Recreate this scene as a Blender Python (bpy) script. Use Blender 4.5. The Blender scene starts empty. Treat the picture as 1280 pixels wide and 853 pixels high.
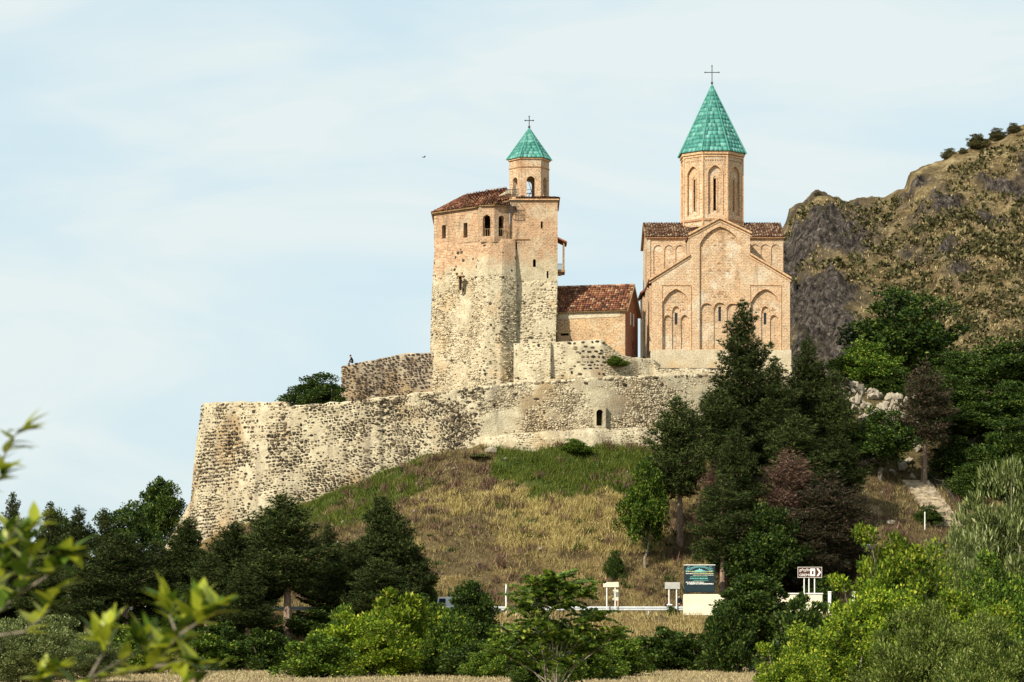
import bpy, math, random
import numpy as np
from mathutils import Vector, Matrix
from mathutils.geometry import tessellate_polygon
random.seed(7); rng = np.random.default_rng(7)
R = math.radians
scene = bpy.context.scene
C = scene.collection

# ------------------------------------------------------------------ camera
CZ = 3.0; FPX = 3600.0; HY = 790.0
cam_d = bpy.data.cameras.new('camera'); cam = bpy.data.objects.new('camera', cam_d); C.objects.link(cam)
cam.location = (0, 0, CZ); cam.rotation_euler = (R(90), 0, 0)
cam_d.sensor_width = 36; cam_d.lens = 36 * FPX / 1280; cam_d.shift_y = (HY - 426.5) / 1280
cam_d.clip_start = 0.5; cam_d.clip_end = 20000
cam_d.dof.use_dof = True; cam_d.dof.focus_distance = 285; cam_d.dof.aperture_fstop = 5.4
scene.camera = cam

# ------------------------------------------------------------------ world, sun, exposure
SUN_AZ = R(-42)      # angle from the direction behind the camera, towards the left
SUN_EL = R(37)
sv = Vector((math.sin(SUN_AZ) * math.cos(SUN_EL), -math.cos(SUN_AZ) * math.cos(SUN_EL), math.sin(SUN_EL)))
w = bpy.data.worlds.new("World"); scene.world = w; w.use_nodes = True
nt = w.node_tree; nt.nodes.clear()
def wn(t, **k):
    n = nt.nodes.new(t)
    for a, b in k.items(): setattr(n, a, b)
    return n
sky = wn('ShaderNodeTexSky', sky_type='NISHITA', sun_disc=False, sun_elevation=SUN_EL, sun_rotation=math.atan2(sv.x, sv.y), dust_density=1.5, air_density=1.0, ozone_density=1.0)
tc = wn('ShaderNodeTexCoord'); mp = wn('ShaderNodeMapping'); mp.inputs['Scale'].default_value = (3.0, 3.0, 11.0); mp.inputs['Location'].default_value = (1.3, 0.2, 0.35)
nz = wn('ShaderNodeTexNoise'); nz.inputs['Scale'].default_value = 2.2; nz.inputs['Detail'].default_value = 7; nz.inputs['Roughness'].default_value = 0.52; nz.inputs['Distortion'].default_value = 0.6
cr = wn('ShaderNodeValToRGB'); cr.color_ramp.elements[0].position = 0.34; cr.color_ramp.elements[0].color = (0.82, 0.82, 0.82, 1); cr.color_ramp.elements[1].position = 0.60; cr.color_ramp.elements[1].color = (.97, .97, .97, 1)
mx = wn('ShaderNodeMix', data_type='RGBA')
cl = wn('ShaderNodeValToRGB'); cl.color_ramp.elements[0].position = 0.40; cl.color_ramp.elements[0].color = (.555, .68, .725, 1); cl.color_ramp.elements[1].position = 0.60; cl.color_ramp.elements[1].color = (.63, .70, .702, 1)
clm = wn('ShaderNodeVectorMath', operation='SCALE'); clm.inputs['Scale'].default_value = 10.0      # thin haze and bright cloud sheet
bg = wn('ShaderNodeBackground'); bg.inputs['Strength'].default_value = 0.1
out = wn('ShaderNodeOutputWorld'); L = nt.links.new
L(tc.outputs['Generated'], mp.inputs['Vector']); L(mp.outputs[0], nz.inputs['Vector']); L(nz.outputs['Fac'], cr.inputs[0])
L(nz.outputs['Fac'], cl.inputs[0]); L(cl.outputs[0], clm.inputs[0]); L(clm.outputs[0], mx.inputs['B']); L(cr.outputs[0], mx.inputs['Factor']); L(sky.outputs[0], mx.inputs['A']); L(mx.outputs['Result'], bg.inputs[0]); L(bg.outputs[0], out.inputs[0])
sd = bpy.data.lights.new('sun', 'SUN'); sd.energy = 5.0; sd.angle = R(0.53); sd.color = (1.0, 0.93, 0.80)
so = bpy.data.objects.new('sun', sd); C.objects.link(so); so.rotation_euler = sv.to_track_quat('Z', 'Y').to_euler(); so.location = (-60, 200, 80)
scene.view_settings.view_transform = 'Standard'; scene.view_settings.look = 'None'
scene.view_settings.exposure = 0.35; scene.view_settings.gamma = 1.0; scene.view_settings.use_curve_mapping = False
scene.cycles.max_bounces = 5; scene.cycles.diffuse_bounces = 3; scene.cycles.transparent_max_bounces = 8

# ------------------------------------------------------------------ helpers
def X_(px, Y): return (px - 640.0) / FPX * Y
def Z_(py, Y): return CZ + (HY - py) / FPX * Y
def W(px, py, Y): return (X_(px, Y), Y, Z_(py, Y))

def npmesh(name, V, F, smooth=False):
    V = np.asarray(V, dtype=np.float32); F = np.asarray(F, dtype=np.int32)
    me = bpy.data.meshes.new(name); n, k = F.shape
    me.vertices.add(len(V)); me.vertices.foreach_set('co', V.ravel())
    me.loops.add(n * k); me.loops.foreach_set('vertex_index', F.ravel())
    me.polygons.add(n); me.polygons.foreach_set('loop_start', np.arange(0, n * k, k, dtype=np.int32))
    try: me.polygons.foreach_set('loop_total', np.full(n, k, dtype=np.int32))
    except Exception: pass
    if smooth: me.polygons.foreach_set('use_smooth', np.ones(n, dtype=bool))
    me.update(calc_edges=True); return me

def link(name, me, m=None, parent=None, kind=None, label=None, cat=None, group=None):
    o = bpy.data.objects.new(name, me); C.objects.link(o)
    if m is not None and me is not None and not me.materials: me.materials.append(m)
    if parent is not None: o.parent = parent
    if kind: o['kind'] = kind
    if label: o['label'] = label
    if cat: o['category'] = cat
    if group: o['group'] = group
    return o

def thing(name, label, cat, loc=(0, 0, 0), rz=0, group=None):
    o = link(name, None, None, None, None, label, cat, group)
    o.location = loc; o.rotation_euler = (0, 0, rz); return o

class MB:
    def __init__(s): s.v = []; s.f = []
    def add(s, vs, fs):
        b = len(s.v); s.v += [tuple(p) for p in vs]; s.f += [tuple(i + b for i in f) for f in fs]
    def box(s, x0, y0, z0, x1, y1, z1):
        s.add([(x0,y0,z0),(x1,y0,z0),(x1,y1,z0),(x0,y1,z0),(x0,y0,z1),(x1,y0,z1),(x1,y1,z1),(x0,y1,z1)],
              [(0,3,2,1),(4,5,6,7),(0,1,5,4),(1,2,6,5),(2,3,7,6),(3,0,4,7)])
    def bar(s, p, q, w, h=None, up=(0, 0, 1)):
        h = h or w; p = Vector(p); q = Vector(q); d = (q - p).normalized(); u = Vector(up)
        if abs(d.dot(u)) > .98: u = Vector((1, 0, 0))
        a = d.cross(u).normalized() * (w / 2); b = a.cross(d).normalized() * (h / 2)
        s.add([p-a-b, p+a-b, p+a+b, p-a+b, q-a-b, q+a-b, q+a+b, q-a+b], [(0,1,2,3),(7,6,5,4),(0,4,5,1),(1,5,6,2),(2,6,7,3),(3,7,4,0)])
    def tube(s, pts, rad, n=7, cap=True):
        pts = [Vector(p) for p in pts]; rad = rad if hasattr(rad, '__len__') else [rad] * len(pts)
        vs = []; fs = []
        for i, p in enumerate(pts):
            d = (pts[min(i+1, len(pts)-1)] - pts[max(i-1, 0)]).normalized()
            u = Vector((0, 0, 1)) if abs(d.z) < .9 else Vector((1, 0, 0))
            a = d.cross(u).normalized(); b = a.cross(d).normalized()
            for k in range(n):
                t = 2 * math.pi * k / n; vs.append(p + (a * math.cos(t) + b * math.sin(t)) * rad[i])
        for i in range(len(pts) - 1):
            for k in range(n): fs.append((i*n+k, i*n+(k+1) % n, (i+1)*n+(k+1) % n, (i+1)*n+k))
        if cap: fs.append(tuple(range(n-1, -1, -1))); fs.append(tuple((len(pts)-1)*n + k for k in range(n)))
        s.add(vs, fs)
    def ring(s, prof, c, n=12, rot=0):   # lathe: prof list of (r,z)
        vs = []; fs = []
        for r, z in prof:
            for k in range(n):
                t = rot + 2 * math.pi * k / n; vs.append((c[0] + r * math.cos(t), c[1] + r * math.sin(t), c[2] + z))
        for i in range(len(prof) - 1):
            for k in range(n): fs.append((i*n+k, i*n+(k+1) % n, (i+1)*n+(k+1) % n, (i+1)*n+k))
        fs.append(tuple(range(n-1, -1, -1))); fs.append(tuple((len(prof)-1)*n + k for k in range(n)))
        s.add(vs, fs)
    def build(s, name, m, parent=None, smooth=False, **k):
        me = bpy.data.meshes.new(name); me.from_pydata([tuple(p) for p in s.v], [], s.f)
        if smooth: me.polygons.foreach_set('use_smooth', [True] * len(me.polygons))
        me.update(); return link(name, me, m, parent, **k)

def copy_tree(o, parent=None):
    c = o.copy(); C.objects.link(c)
    if parent is not None: c.parent = parent
    for ch in list(o.children): copy_tree(ch, c)
    return c

def fnoise(x, y, seed=0, octs=4, scale=1.0):
    """cheap value-like noise from summed sines / hashed lattice, vectorised"""
    x = np.asarray(x, dtype=float) * scale; y = np.asarray(y, dtype=float) * scale
    tot = np.zeros(np.broadcast(x, y).shape); amp = 1.0; nrm = 0
    for o in range(octs):
        xi = np.floor(x).astype(np.int64); yi = np.floor(y).astype(np.int64); fx = x - xi; fy = y - yi
        fx = fx * fx * (3 - 2 * fx); fy = fy * fy * (3 - 2 * fy)
        def h(a, b):
            n = (a * 374761393 + b * 668265263 + (seed + o * 17) * 974634777) & 0x7fffffff
            n = ((n ^ (n >> 13)) * 1274126177) & 0x7fffffff
            return ((n ^ (n >> 16)) & 0xffff) / 65535.0
        v = (h(xi, yi) * (1 - fx) + h(xi + 1, yi) * fx) * (1 - fy) + (h(xi, yi + 1) * (1 - fx) + h(xi + 1, yi + 1) * fx) * fy
        tot = tot + v * amp; nrm += amp; amp *= .5; x = x * 2.03 + 11.3; y = y * 2.03 + 7.7
    return tot / nrm

# ------------------------------------------------------------------ materials
def mat(name):
    m = bpy.data.materials.new(name); m.use_nodes = True
    return m, m.node_tree, m.node_tree.nodes['Principled BSDF']
def node(t, typ, **k):
    n = t.nodes.new(typ)
    for a, b in k.items():
        if a.startswith('i_'): n.inputs[a[2:].replace('_', ' ')].default_value = b
        else: setattr(n, a, b)
    return n
def ramp(t, src, stops, interp='LINEAR'):
    r = t.nodes.new('ShaderNodeValToRGB'); e = r.color_ramp.elements; r.color_ramp.interpolation = interp
    while len(e) < len(stops): e.new(0.5)
    for q, (p, c) in zip(e, stops):
        q.position = p; q.color = (*c, 1) if len(c) == 3 else c
    t.links.new(src, r.inputs[0]); return r.outputs[0]
def g(v): return (v, v, v)
def mixc(t, fac, a, b, blend='MIX'):
    m = t.nodes.new('ShaderNodeMix'); m.data_type = 'RGBA'; m.blend_type = blend
    for key, val in (('Factor', fac), ('A', a), ('B', b)):
        s = [i for i in m.inputs if i.name == key and (i.type == 'RGBA' or key == 'Factor')][0]
        if hasattr(val, 'links') or isinstance(val, bpy.types.NodeSocket): t.links.new(val, s)
        else: s.default_value = val if key == 'Factor' else (*val, 1)
    return [o for o in m.outputs if o.type == 'RGBA'][0]
def noise(t, scale, detail=5, rough=.55, vec=None, dist=0):
    n = node(t, 'ShaderNodeTexNoise'); n.inputs['Scale'].default_value = scale; n.inputs['Detail'].default_value = detail
    n.inputs['Roughness'].default_value = rough; n.inputs['Distortion'].default_value = dist
    if vec is None:
        p = node(t, 'ShaderNodeNewGeometry'); vec = p.outputs['Position']
    t.links.new(vec, n.inputs['Vector']); return n.outputs['Fac']
def mapping(t, scale, src=None):
    p = node(t, 'ShaderNodeNewGeometry'); m = node(t, 'ShaderNodeMapping'); m.inputs['Scale'].default_value = scale
    t.links.new(src or p.outputs['Position'], m.inputs['Vector']); return m.outputs[0]
def bump(t, b, h, strength=.5, dist=.05):
    n = node(t, 'ShaderNodeBump'); n.inputs['Strength'].default_value = strength; n.inputs['Distance'].default_value = dist
    t.links.new(h, n.inputs['Height']); t.links.new(n.outputs[0], b.inputs['Normal'])
def spec(b, r=.85, s=.25):
    b.inputs['Roughness'].default_value = r; b.inputs['Specular IOR Level'].default_value = s

def m_plain(name, c, r=.7, s=.3, var=.12, scale=3, metal=0):
    m, t, b = mat(name); spec(b, r, s); b.inputs['Metallic'].default_value = metal
    n = noise(t, scale, 6); lo = tuple(x * (1 - var * 1.6) for x in c); hi = tuple(min(1, x * (1 + var)) for x in c)
    t.links.new(ramp(t, n, [(.3, lo), (.7, hi)]), b.inputs['Base Color']); return m

def m_mortar(name, lo, hi, ochre, grey, sc=1.0):
    m, t, b = mat(name); spec(b, .95, .1)
    c = ramp(t, noise(t, .9 * sc, 8, .65), [(.32, lo), (.66, hi)])
    c = mixc(t, ramp(t, noise(t, .16, 4, .6), [(.53, g(0)), (.63, g(1))]), c, ochre)
    c = mixc(t, ramp(t, noise(t, 1, 5, .65, mapping(t, (.55, .55, .07))), [(.50, g(0)), (.68, g(.75))]), c, grey)
    c = mixc(t, ramp(t, noise(t, 7, 4, .8), [(.50, g(0)), (.70, g(.75))]), c, (.10, .075, .045))
    t.links.new(c, b.inputs['Base Color']); bump(t, b, noise(t, 6, 6, .7), .9, .12); return m
M = {}
M['mortar'] = m_mortar('lime mortar', (.40, .335, .215), (.64, .56, .385), (.40, .29, .16), (.22, .18, .13))
M['mortar_dark'] = m_mortar('weathered mortar', (.22, .17, .12), (.56, .47, .33), (.42, .30, .16), (.13, .10, .085))
def m_island(name, stops, r=.9, s=.15, bsc=9, bst=.6, nmix=.25):
    m, t, b = mat(name); spec(b, r, s); gm = node(t, 'ShaderNodeNewGeometry')
    c = ramp(t, gm.outputs['Random Per Island'], stops)
    n = noise(t, bsc, 5, .65)
    c = mixc(t, nmix, c, ramp(t, n, [(.3, g(.25)), (.7, g(1.0))]), 'MULTIPLY')
    t.links.new(c, b.inputs['Base Color']); bump(t, b, n, bst, .05); return m
M['rubble'] = m_island('rubble stone', [(0, (.028, .022, .015)), (.3, (.085, .066, .042)), (.6, (.20, .158, .10)), (.82, (.38, .315, .205)), (1, (.58, .49, .33))])
M['rubble_dark'] = m_island('dark rubble stone', [(0, (.025, .02, .02)), (.45, (.085, .062, .05)), (.75, (.17, .12, .09)), (1, (.40, .31, .2))])
M['rubble_black'] = m_island('black patched stone', [(0, (.025, .02, .015)), (.5, (.075, .056, .036)), (.85, (.16, .12, .075)), (1, (.28, .21, .13))])
M['rubble_small'] = m_island('small rubble stone', [(0, (.09, .068, .042)), (.2, (.24, .185, .115)), (.5, (.47, .385, .25)), (1, (.68, .59, .42))])
M['tile'] = m_island('clay roof tile', [(0, (.055, .028, .02)), (.3, (.15, .05, .03)), (.6, (.27, .10, .05)), (.85, (.36, .155, .08)), (1, (.45, .30, .18))], .85)
M['tile_pale'] = m_island('lichened roof tile', [(0, (.07, .035, .025)), (.35, (.20, .09, .055)), (.65, (.34, .20, .12)), (1, (.52, .40, .27))], .85)
M['copper'] = m_island('verdigris copper sheet', [(0, (.045, .20, .165)), (.2, (.07, .29, .235)), (.6, (.095, .35, .28)), (1, (.17, .44, .37))], .6, .3, 2.2, .15, .75)

def m_brick(name, b1, b2, mort, plaster, pl=(.56, .64), stain=(.12, .08, .05), st=(.62, .78), zmix=None):
    m, t, b = mat(name); spec(b, .92, .12)
    gm = node(t, 'ShaderNodeNewGeometry'); sx = node(t, 'ShaderNodeSeparateXYZ'); t.links.new(gm.outputs['Position'], sx.inputs[0])
    ad = node(t, 'ShaderNodeMath', operation='ADD'); t.links.new(sx.outputs['X'], ad.inputs[0]); t.links.new(sx.outputs['Y'], ad.inputs[1])
    cb = node(t, 'ShaderNodeCombineXYZ'); t.links.new(ad.outputs[0], cb.inputs[0]); t.links.new(sx.outputs['Z'], cb.inputs[1])
    bt = node(t, 'ShaderNodeTexBrick'); t.links.new(cb.outputs[0], bt.inputs['Vector'])
    bt.inputs['Scale'].default_value = 1; bt.inputs['Brick Width'].default_value = .36; bt.inputs['Row Height'].default_value = .17
    bt.inputs['Mortar Size'].default_value = .035; bt.inputs['Mortar Smooth'].default_value = .3; bt.inputs['Color1'].default_value = (*b1, 1); bt.inputs['Color2'].default_value = (*b2, 1); bt.inputs['Mortar'].default_value = (*mort, 1); bt.inputs['Bias'].default_value = -.1
    c = mixc(t, ramp(t, noise(t, .45, 7, .65), [(.35, g(0)), (.7, g(.55))]), bt.outputs['Color'], tuple(min(1, x * 1.25) for x in b2))
    c = mixc(t, ramp(t, noise(t, .33, 7, .7, dist=.4), [(pl[0], g(0)), (pl[1], g(.75))]), c, plaster)
    c = mixc(t, ramp(t, noise(t, 1, 6, .7, mapping(t, (.8, .8, .16))), [(st[0], g(0)), (st[1], g(.8))]), c, stain)
    c = mixc(t, ramp(t, noise(t, 5, 4, .8), [(.58, g(0)), (.72, g(.6))]), c, tuple(x * .35 for x in b1))
    c = mixc(t, .9, c, ramp(t, noise(t, 5.5, 3, .85), [(.36, g(.38)), (.46, g(.82)), (.60, g(1.0))]), 'MULTIPLY'); c = mixc(t, .35, c, ramp(t, noise(t, 1.2, 5, .7), [(.36, g(.45)), (.55, g(1.0))]), 'MULTIPLY')
    if zmix:
        zc, amp = zmix; nn_ = noise(t, .22, 5, .6); ma = node(t, 'ShaderNodeMath', operation='MULTIPLY_ADD'); t.links.new(nn_, ma.inputs[0]); ma.inputs[1].default_value = amp; t.links.new(sx.outputs['Z'], ma.inputs[2])
        mr_ = node(t, 'ShaderNodeMapRange'); mr_.inputs['From Min'].default_value = zc + amp * .5 - .5; mr_.inputs['From Max'].default_value = zc + amp * .5 + .7; t.links.new(ma.outputs[0], mr_.inputs['Value'])
        lo = ramp(t, noise(t, .9, 8, .65), [(.32, (.37, .31, .20)), (.66, (.60, .52, .36))]); lo = mixc(t, ramp(t, noise(t, .3, 5, .6), [(.52, g(0)), (.64, g(.8))]), lo, (.50, .35, .19))
        lo = mixc(t, ramp(t, noise(t, 6, 4, .8), [(.50, g(0)), (.66, g(.75))]), lo, (.12, .09, .055)); c = mixc(t, mr_.outputs[0], lo, c)
    t.links.new(c, b.inputs['Base Color']); bump(t, b, noise(t, 5, 5, .8), .9, .10); return m
M['church'] = m_brick('pale church brick', (.47, .265, .145), (.61, .405, .235), (.71, .58, .40), (.74, .64, .47), (.52, .62), stain=(.33, .17, .08), st=(.54, .74))
M['church_deep'] = m_brick('recessed church brick', (.45, .24, .125), (.60, .39, .22), (.70, .57, .39), (.76, .66, .50), (.49, .57), stain=(.34, .17, .08), st=(.54, .74))
M['palace'] = m_brick('old palace brick', (.36, .19, .105), (.52, .32, .18), (.58, .43, .28), (.60, .48, .32), (.52, .64), (.10, .07, .05), (.56, .74), zmix=(41.3, 9))
M['plinth'] = m_mortar('plastered plinth', (.46, .38, .25), (.66, .57, .41), (.55, .40, .22), (.50, .41, .27))
M['house'] = m_brick('house brick', (.46, .25, .12), (.58, .37, .19), (.58, .46, .30), (.66, .54, .36), (.55, .66), (.30, .2, .12), (.66, .8))
M['house_gable_shade'] = m_brick('shade darkened red brick', (.27, .085, .05), (.36, .13, .075), (.38, .22, .14), (.30, .12, .08), (.7, .8))  # gable brick darkened: the shade of its unlit side is in the colour
M['trim'] = m_plain('moulded brick trim', (.60, .38, .21), .9, .1, .3, 5)
M['ornament'] = m_plain('ornament brick', (.40, .23, .125), .9, .1, .3, 6)
M['dark'] = m_plain('painted slit shade', (.02, .016, .013), .9, .1)
M['wood'] = m_plain('weathered wood', (.34, .22, .11), .8, .2, .3, 6)
M['iron'] = m_plain('dark iron', (.035, .03, .03), .6, .4, .2)
M['white_metal'] = m_plain('white painted metal', (.78, .76, .70), .45, .4, .08)
M['grey_metal'] = m_plain('grey sign back', (.42, .41, .37), .5, .5, .1)
M['rail'] = m_plain('galvanised rail', (.55, .57, .56), .45, .5, .1)
M['cream_sign'] = m_plain('faded cream board', (.74, .68, .50), .7, .3, .12, 5)
M['tan_sign'] = m_plain('tan board', (.62, .42, .20), .7, .3, .15, 5)
M['concrete'] = m_plain('cream concrete', (.72, .65, .48), .85, .2, .10, .9)
M['teal'] = m_plain('dark teal board', (.006, .022, .028), .5, .4, .2)
M['brown_sign'] = m_plain('brown road sign', (.075, .022, .015), .5, .4, .1)
M['sign_white'] = m_plain('sign white', (.86, .82, .74), .5, .3, .04)
M['sign_teal'] = m_plain('sign pale teal', (.20, .52, .50), .5, .3, .2)
M['sign_yellow'] = m_plain('sign yellow', (.62, .58, .22), .5, .3, .1)
M['sign_green'] = m_plain('sign green', (.10, .36, .22), .5, .3, .1)
M['car_paint'] = m_plain('white car paint', (.80, .80, .78), .25, .5, .03)
M['glass'] = m_plain('dark window glass', (.02, .03, .04), .08, .6, .1)
M['rubber'] = m_plain('tyre rubber', (.02, .02, .02), .85, .2)
M['cloth_dark'] = m_plain('black cloth', (.018, .018, .025), .9, .1, .2, 12)
M['skin'] = m_plain('skin', (.45, .26, .17), .6, .3, .05)
M['hair'] = m_plain('dark hair', (.02, .014, .01), .7, .3)
M['asphalt'] = m_plain('asphalt', (.06, .058, .055), .9, .2, .2, 2)
M['step'] = m_plain('pale stone step', (.42, .34, .23), .9, .15, .4, 2)
def m_bark(name, lo, hi):
    m, t, b = mat(name); spec(b, .95, .1); n = noise(t, 5, 6, .7, mapping(t, (3, 3, .7)))
    t.links.new(ramp(t, n, [(.35, lo), (.65, hi)]), b.inputs['Base Color']); bump(t, b, n, .8, .05); return m
M['bark'] = m_bark('pine bark', (.11, .07, .045), (.42, .30, .22))
M['bark_grey'] = m_bark('grey bark', (.12, .10, .075), (.34, .29, .21))

def m_leaf(name, stops, tr=.25, r=.6, s=.12):
    m, t, b = mat(name); spec(b, r, s); gm = node(t, 'ShaderNodeNewGeometry'); oi = node(t, 'ShaderNodeObjectInfo')
    c = ramp(t, gm.outputs['Random Per Island'], stops)
    hs = node(t, 'ShaderNodeHueSaturation'); t.links.new(c, hs.inputs['Color'])
    mr = node(t, 'ShaderNodeMapRange'); mr.inputs['To Min'].default_value = .8; mr.inputs['To Max'].default_value = 1.2
    t.links.new(oi.outputs['Random'], mr.inputs['Value']); t.links.new(mr.outputs[0], hs.inputs['Value'])
    t.links.new(hs.outputs[0], b.inputs['Base Color'])
    tl = node(t, 'ShaderNodeBsdfTranslucent'); t.links.new(hs.outputs[0], tl.inputs['Color'])
    ms = node(t, 'ShaderNodeMixShader'); ms.inputs[0].default_value = tr; o = t.nodes['Material Output']
    t.links.new(b.outputs[0], ms.inputs[1]); t.links.new(tl.outputs[0], ms.inputs[2]); t.links.new(ms.outputs[0], o.inputs['Surface']); return m
M['needle'] = m_leaf('pine needles', [(0, (.008, .014, .004)), (.45, (.028, .044, .012)), (.8, (.070, .092, .026)), (1, (.15, .17, .045))], .1, .7, .06)
M['needle_brown'] = m_leaf('rust brown needles', [(0, (.045, .028, .02)), (.5, (.12, .068, .045)), (1, (.26, .16, .11))], .1)
M['needle_mixed'] = m_leaf('half browned needles', [(0, (.014, .022, .008)), (.6, (.035, .042, .016)), (.72, (.09, .055, .035)), (1, (.17, .11, .075))], .1)
M['leaf_dark'] = m_leaf('dark green leaves', [(0, (.010, .022, .004)), (.6, (.034, .066, .010)), (.92, (.09, .13, .02)), (1, (.17, .20, .035))], .2, .5)
M['leaf_mid'] = m_leaf('green leaves', [(0, (.014, .034, .005)), (.5, (.055, .105, .010)), (.88, (.15, .22, .022)), (1, (.32, .34, .05))], .25)
M['leaf_yellow'] = m_leaf('yellow green leaves', [(0, (.025, .055, .005)), (.45, (.10, .165, .010)), (.85, (.25, .32, .02)), (1, (.46, .45, .06))], .3)
M['leaf_olive'] = m_leaf('grey olive leaves', [(0, (.022, .036, .008)), (.5, (.10, .13, .032)), (.85, (.24, .275, .09)), (1, (.46, .48, .24))], .25)
M['leaf_sage'] = m_leaf('sage green leaves', [(0, (.020, .036, .006)), (.5, (.085, .125, .018)), (.85, (.20, .25, .045)), (1, (.38, .40, .13))], .25)
M['leaf_near'] = m_leaf('bright near leaves', [(0, (.12, .18, .01)), (.5, (.30, .36, .02)), (1, (.58, .50, .06))], .4, .4, .4)
M['blade_dry'] = m_leaf('dry grass blades', [(0, (.07, .048, .018)), (.35, (.22, .155, .055)), (.7, (.42, .33, .125)), (1, (.58, .50, .24))], .2, .7)
M['blade_brown'] = m_leaf('russet weeds', [(0, (.045, .035, .018)), (.5, (.13, .095, .045)), (1, (.24, .18, .085))], .1, .8)
M['blade_green'] = m_leaf('green grass blades', [(0, (.035, .055, .008)), (.5, (.085, .12, .014)), (.85, (.16, .19, .025)), (1, (.30, .27, .07))], .25)
M['blade_hill'] = m_leaf('mountain grass blades', [(0, (.08, .06, .03)), (.5, (.21, .155, .07)), (1, (.46, .37, .19))], .1, .8)
M['blade_gold'] = m_leaf('golden grass blades', [(0, (.16, .12, .03)), (.5, (.40, .31, .10)), (1, (.62, .52, .24))], .2, .8)
M['blade_straw'] = m_leaf('straw meadow blades', [(0, (.25, .19, .09)), (1, (.52, .44, .24))], .2, .8)

def m_ground():
    m, t, b = mat('hill ground'); spec(b, .95, .08); a = node(t, 'ShaderNodeVertexColor', layer_name='mask')
    s = node(t, 'ShaderNodeSeparateColor'); t.links.new(a.outputs['Color'], s.inputs[0])
    dry = ramp(t, noise(t, 1.1, 8, .7), [(.3, (.10, .065, .03)), (.5, (.21, .145, .06)), (.72, (.36, .26, .11))])
    grn = ramp(t, noise(t, 1.6, 8, .7), [(.3, (.03, .05, .012)), (.7, (.09, .13, .03))])
    brn = ramp(t, noise(t, 1.4, 8, .75), [(.3, (.045, .034, .018)), (.7, (.20, .145, .07))])
    c = mixc(t, s.outputs[0], dry, grn); c = mixc(t, s.outputs[1], c, brn); c = mixc(t, s.outputs[2], c, (.38, .28, .16))
    t.links.new(c, b.inputs['Base Color']); bump(t, b, noise(t, 4, 8, .8), 1, .25); return m
M['ground'] = m_ground()
def m_hill():
    m, t, b = mat('mountain side'); spec(b, .95, .08); a = node(t, 'ShaderNodeVertexColor', layer_name='mask')
    s = node(t, 'ShaderNodeSeparateColor'); t.links.new(a.outputs['Color'], s.inputs[0])
    dry = ramp(t, noise(t, .35, 9, .75), [(.34, (.05, .036, .018)), (.44, (.135, .095, .045)), (.54, (.25, .185, .09)), (.64, (.42, .33, .18))])
    rock = ramp(t, noise(t, 1.1, 12, .85, mapping(t, (1, 1, .45))), [(.43, (.014, .012, .011)), (.49, (.055, .045, .038)), (.55, (.12, .098, .08)), (.64, (.32, .27, .22))])
    c = mixc(t, s.outputs[0], dry, rock)
    c = mixc(t, ramp(t, noise(t, .22, 7, .75), [(.55, g(0)), (.66, g(.75))]), c, (.055, .048, .026))
    t.links.new(c, b.inputs['Base Color']); bump(t, b, noise(t, .9, 10, .8), 1, .9); return m
M['hill'] = m_hill()
M['outcrop'] = m_island('pale outcrop rock', [(0, (.10, .08, .06)), (.6, (.24, .20, .145)), (1, (.42, .36, .27))])

# ------------------------------------------------------------------ terrain
K = 0.08
def xt(pairs): return np.array([(p - 640) * K for p, _ in pairs]), np.array([v for _, v in pairs], dtype=float)
ZB = xt([(-900, 4.5), (0, 5), (100, 5.5), (180, 8), (212, 11), (243, 12.4), (300, 13.8), (353, 15), (400, 15.8), (476, 18.2), (520, 19.8), (600, 21.3), (700, 22.3), (780, 22.4), (850, 22.2), (900, 22), (1000, 21.5), (1050, 21), (1100, 19.5), (1150, 18.4), (1200, 18.6), (1280, 19.5), (1500, 20), (2500, 20)])
YW = xt([(-900, 292), (212, 292), (233, 297.5), (262, 293.5), (300, 291), (353, 288.5), (420, 286.6), (474, 286.2), (540, 285.6), (600, 285.2), (700, 286.2), (780, 288), (850, 290), (900, 291.5), (1000, 294), (1100, 293), (2500, 293)])
ZP = xt([(-900, 4.5), (0, 5), (180, 8), (247, 12), (257, 25.4), (353, 25.3), (430, 25.4), (540, 26.2), (600, 26.9), (640, 27.3), (735, 27.7), (790, 28.0), (900, 28.6), (1000, 28.4), (1060, 26), (1140, 22), (1200, 21.5), (1280, 23), (2500, 24)])
ZU = xt([(-900, 4), (0, 4.5), (180, 7), (247, 11), (257, 25.5), (430, 26.6), (520, 27.6), (560, 28.2), (640, 30.3), (690, 31.8), (770, 32.4), (805, 31.3), (818, 30.45), (987, 30.45), (1040, 29.5), (1130, 27), (1280, 26.5), (2500, 27)])
ZR = xt([(-900, 2), (0, 3), (180, 5), (247, 9), (257, 25.5), (640, 30), (1000, 30.4), (1130, 29.5), (1280, 30), (2500, 31)])
ZS = xt([(-900, 0), (250, 2), (300, 16), (640, 22), (900, 27), (1000, 30), (1130, 32), (1280, 34), (2500, 35)])
ZM = xt([(-900, 0), (640, 0), (800, 6), (1000, 34), (1280, 40), (2500, 42)])
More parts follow.
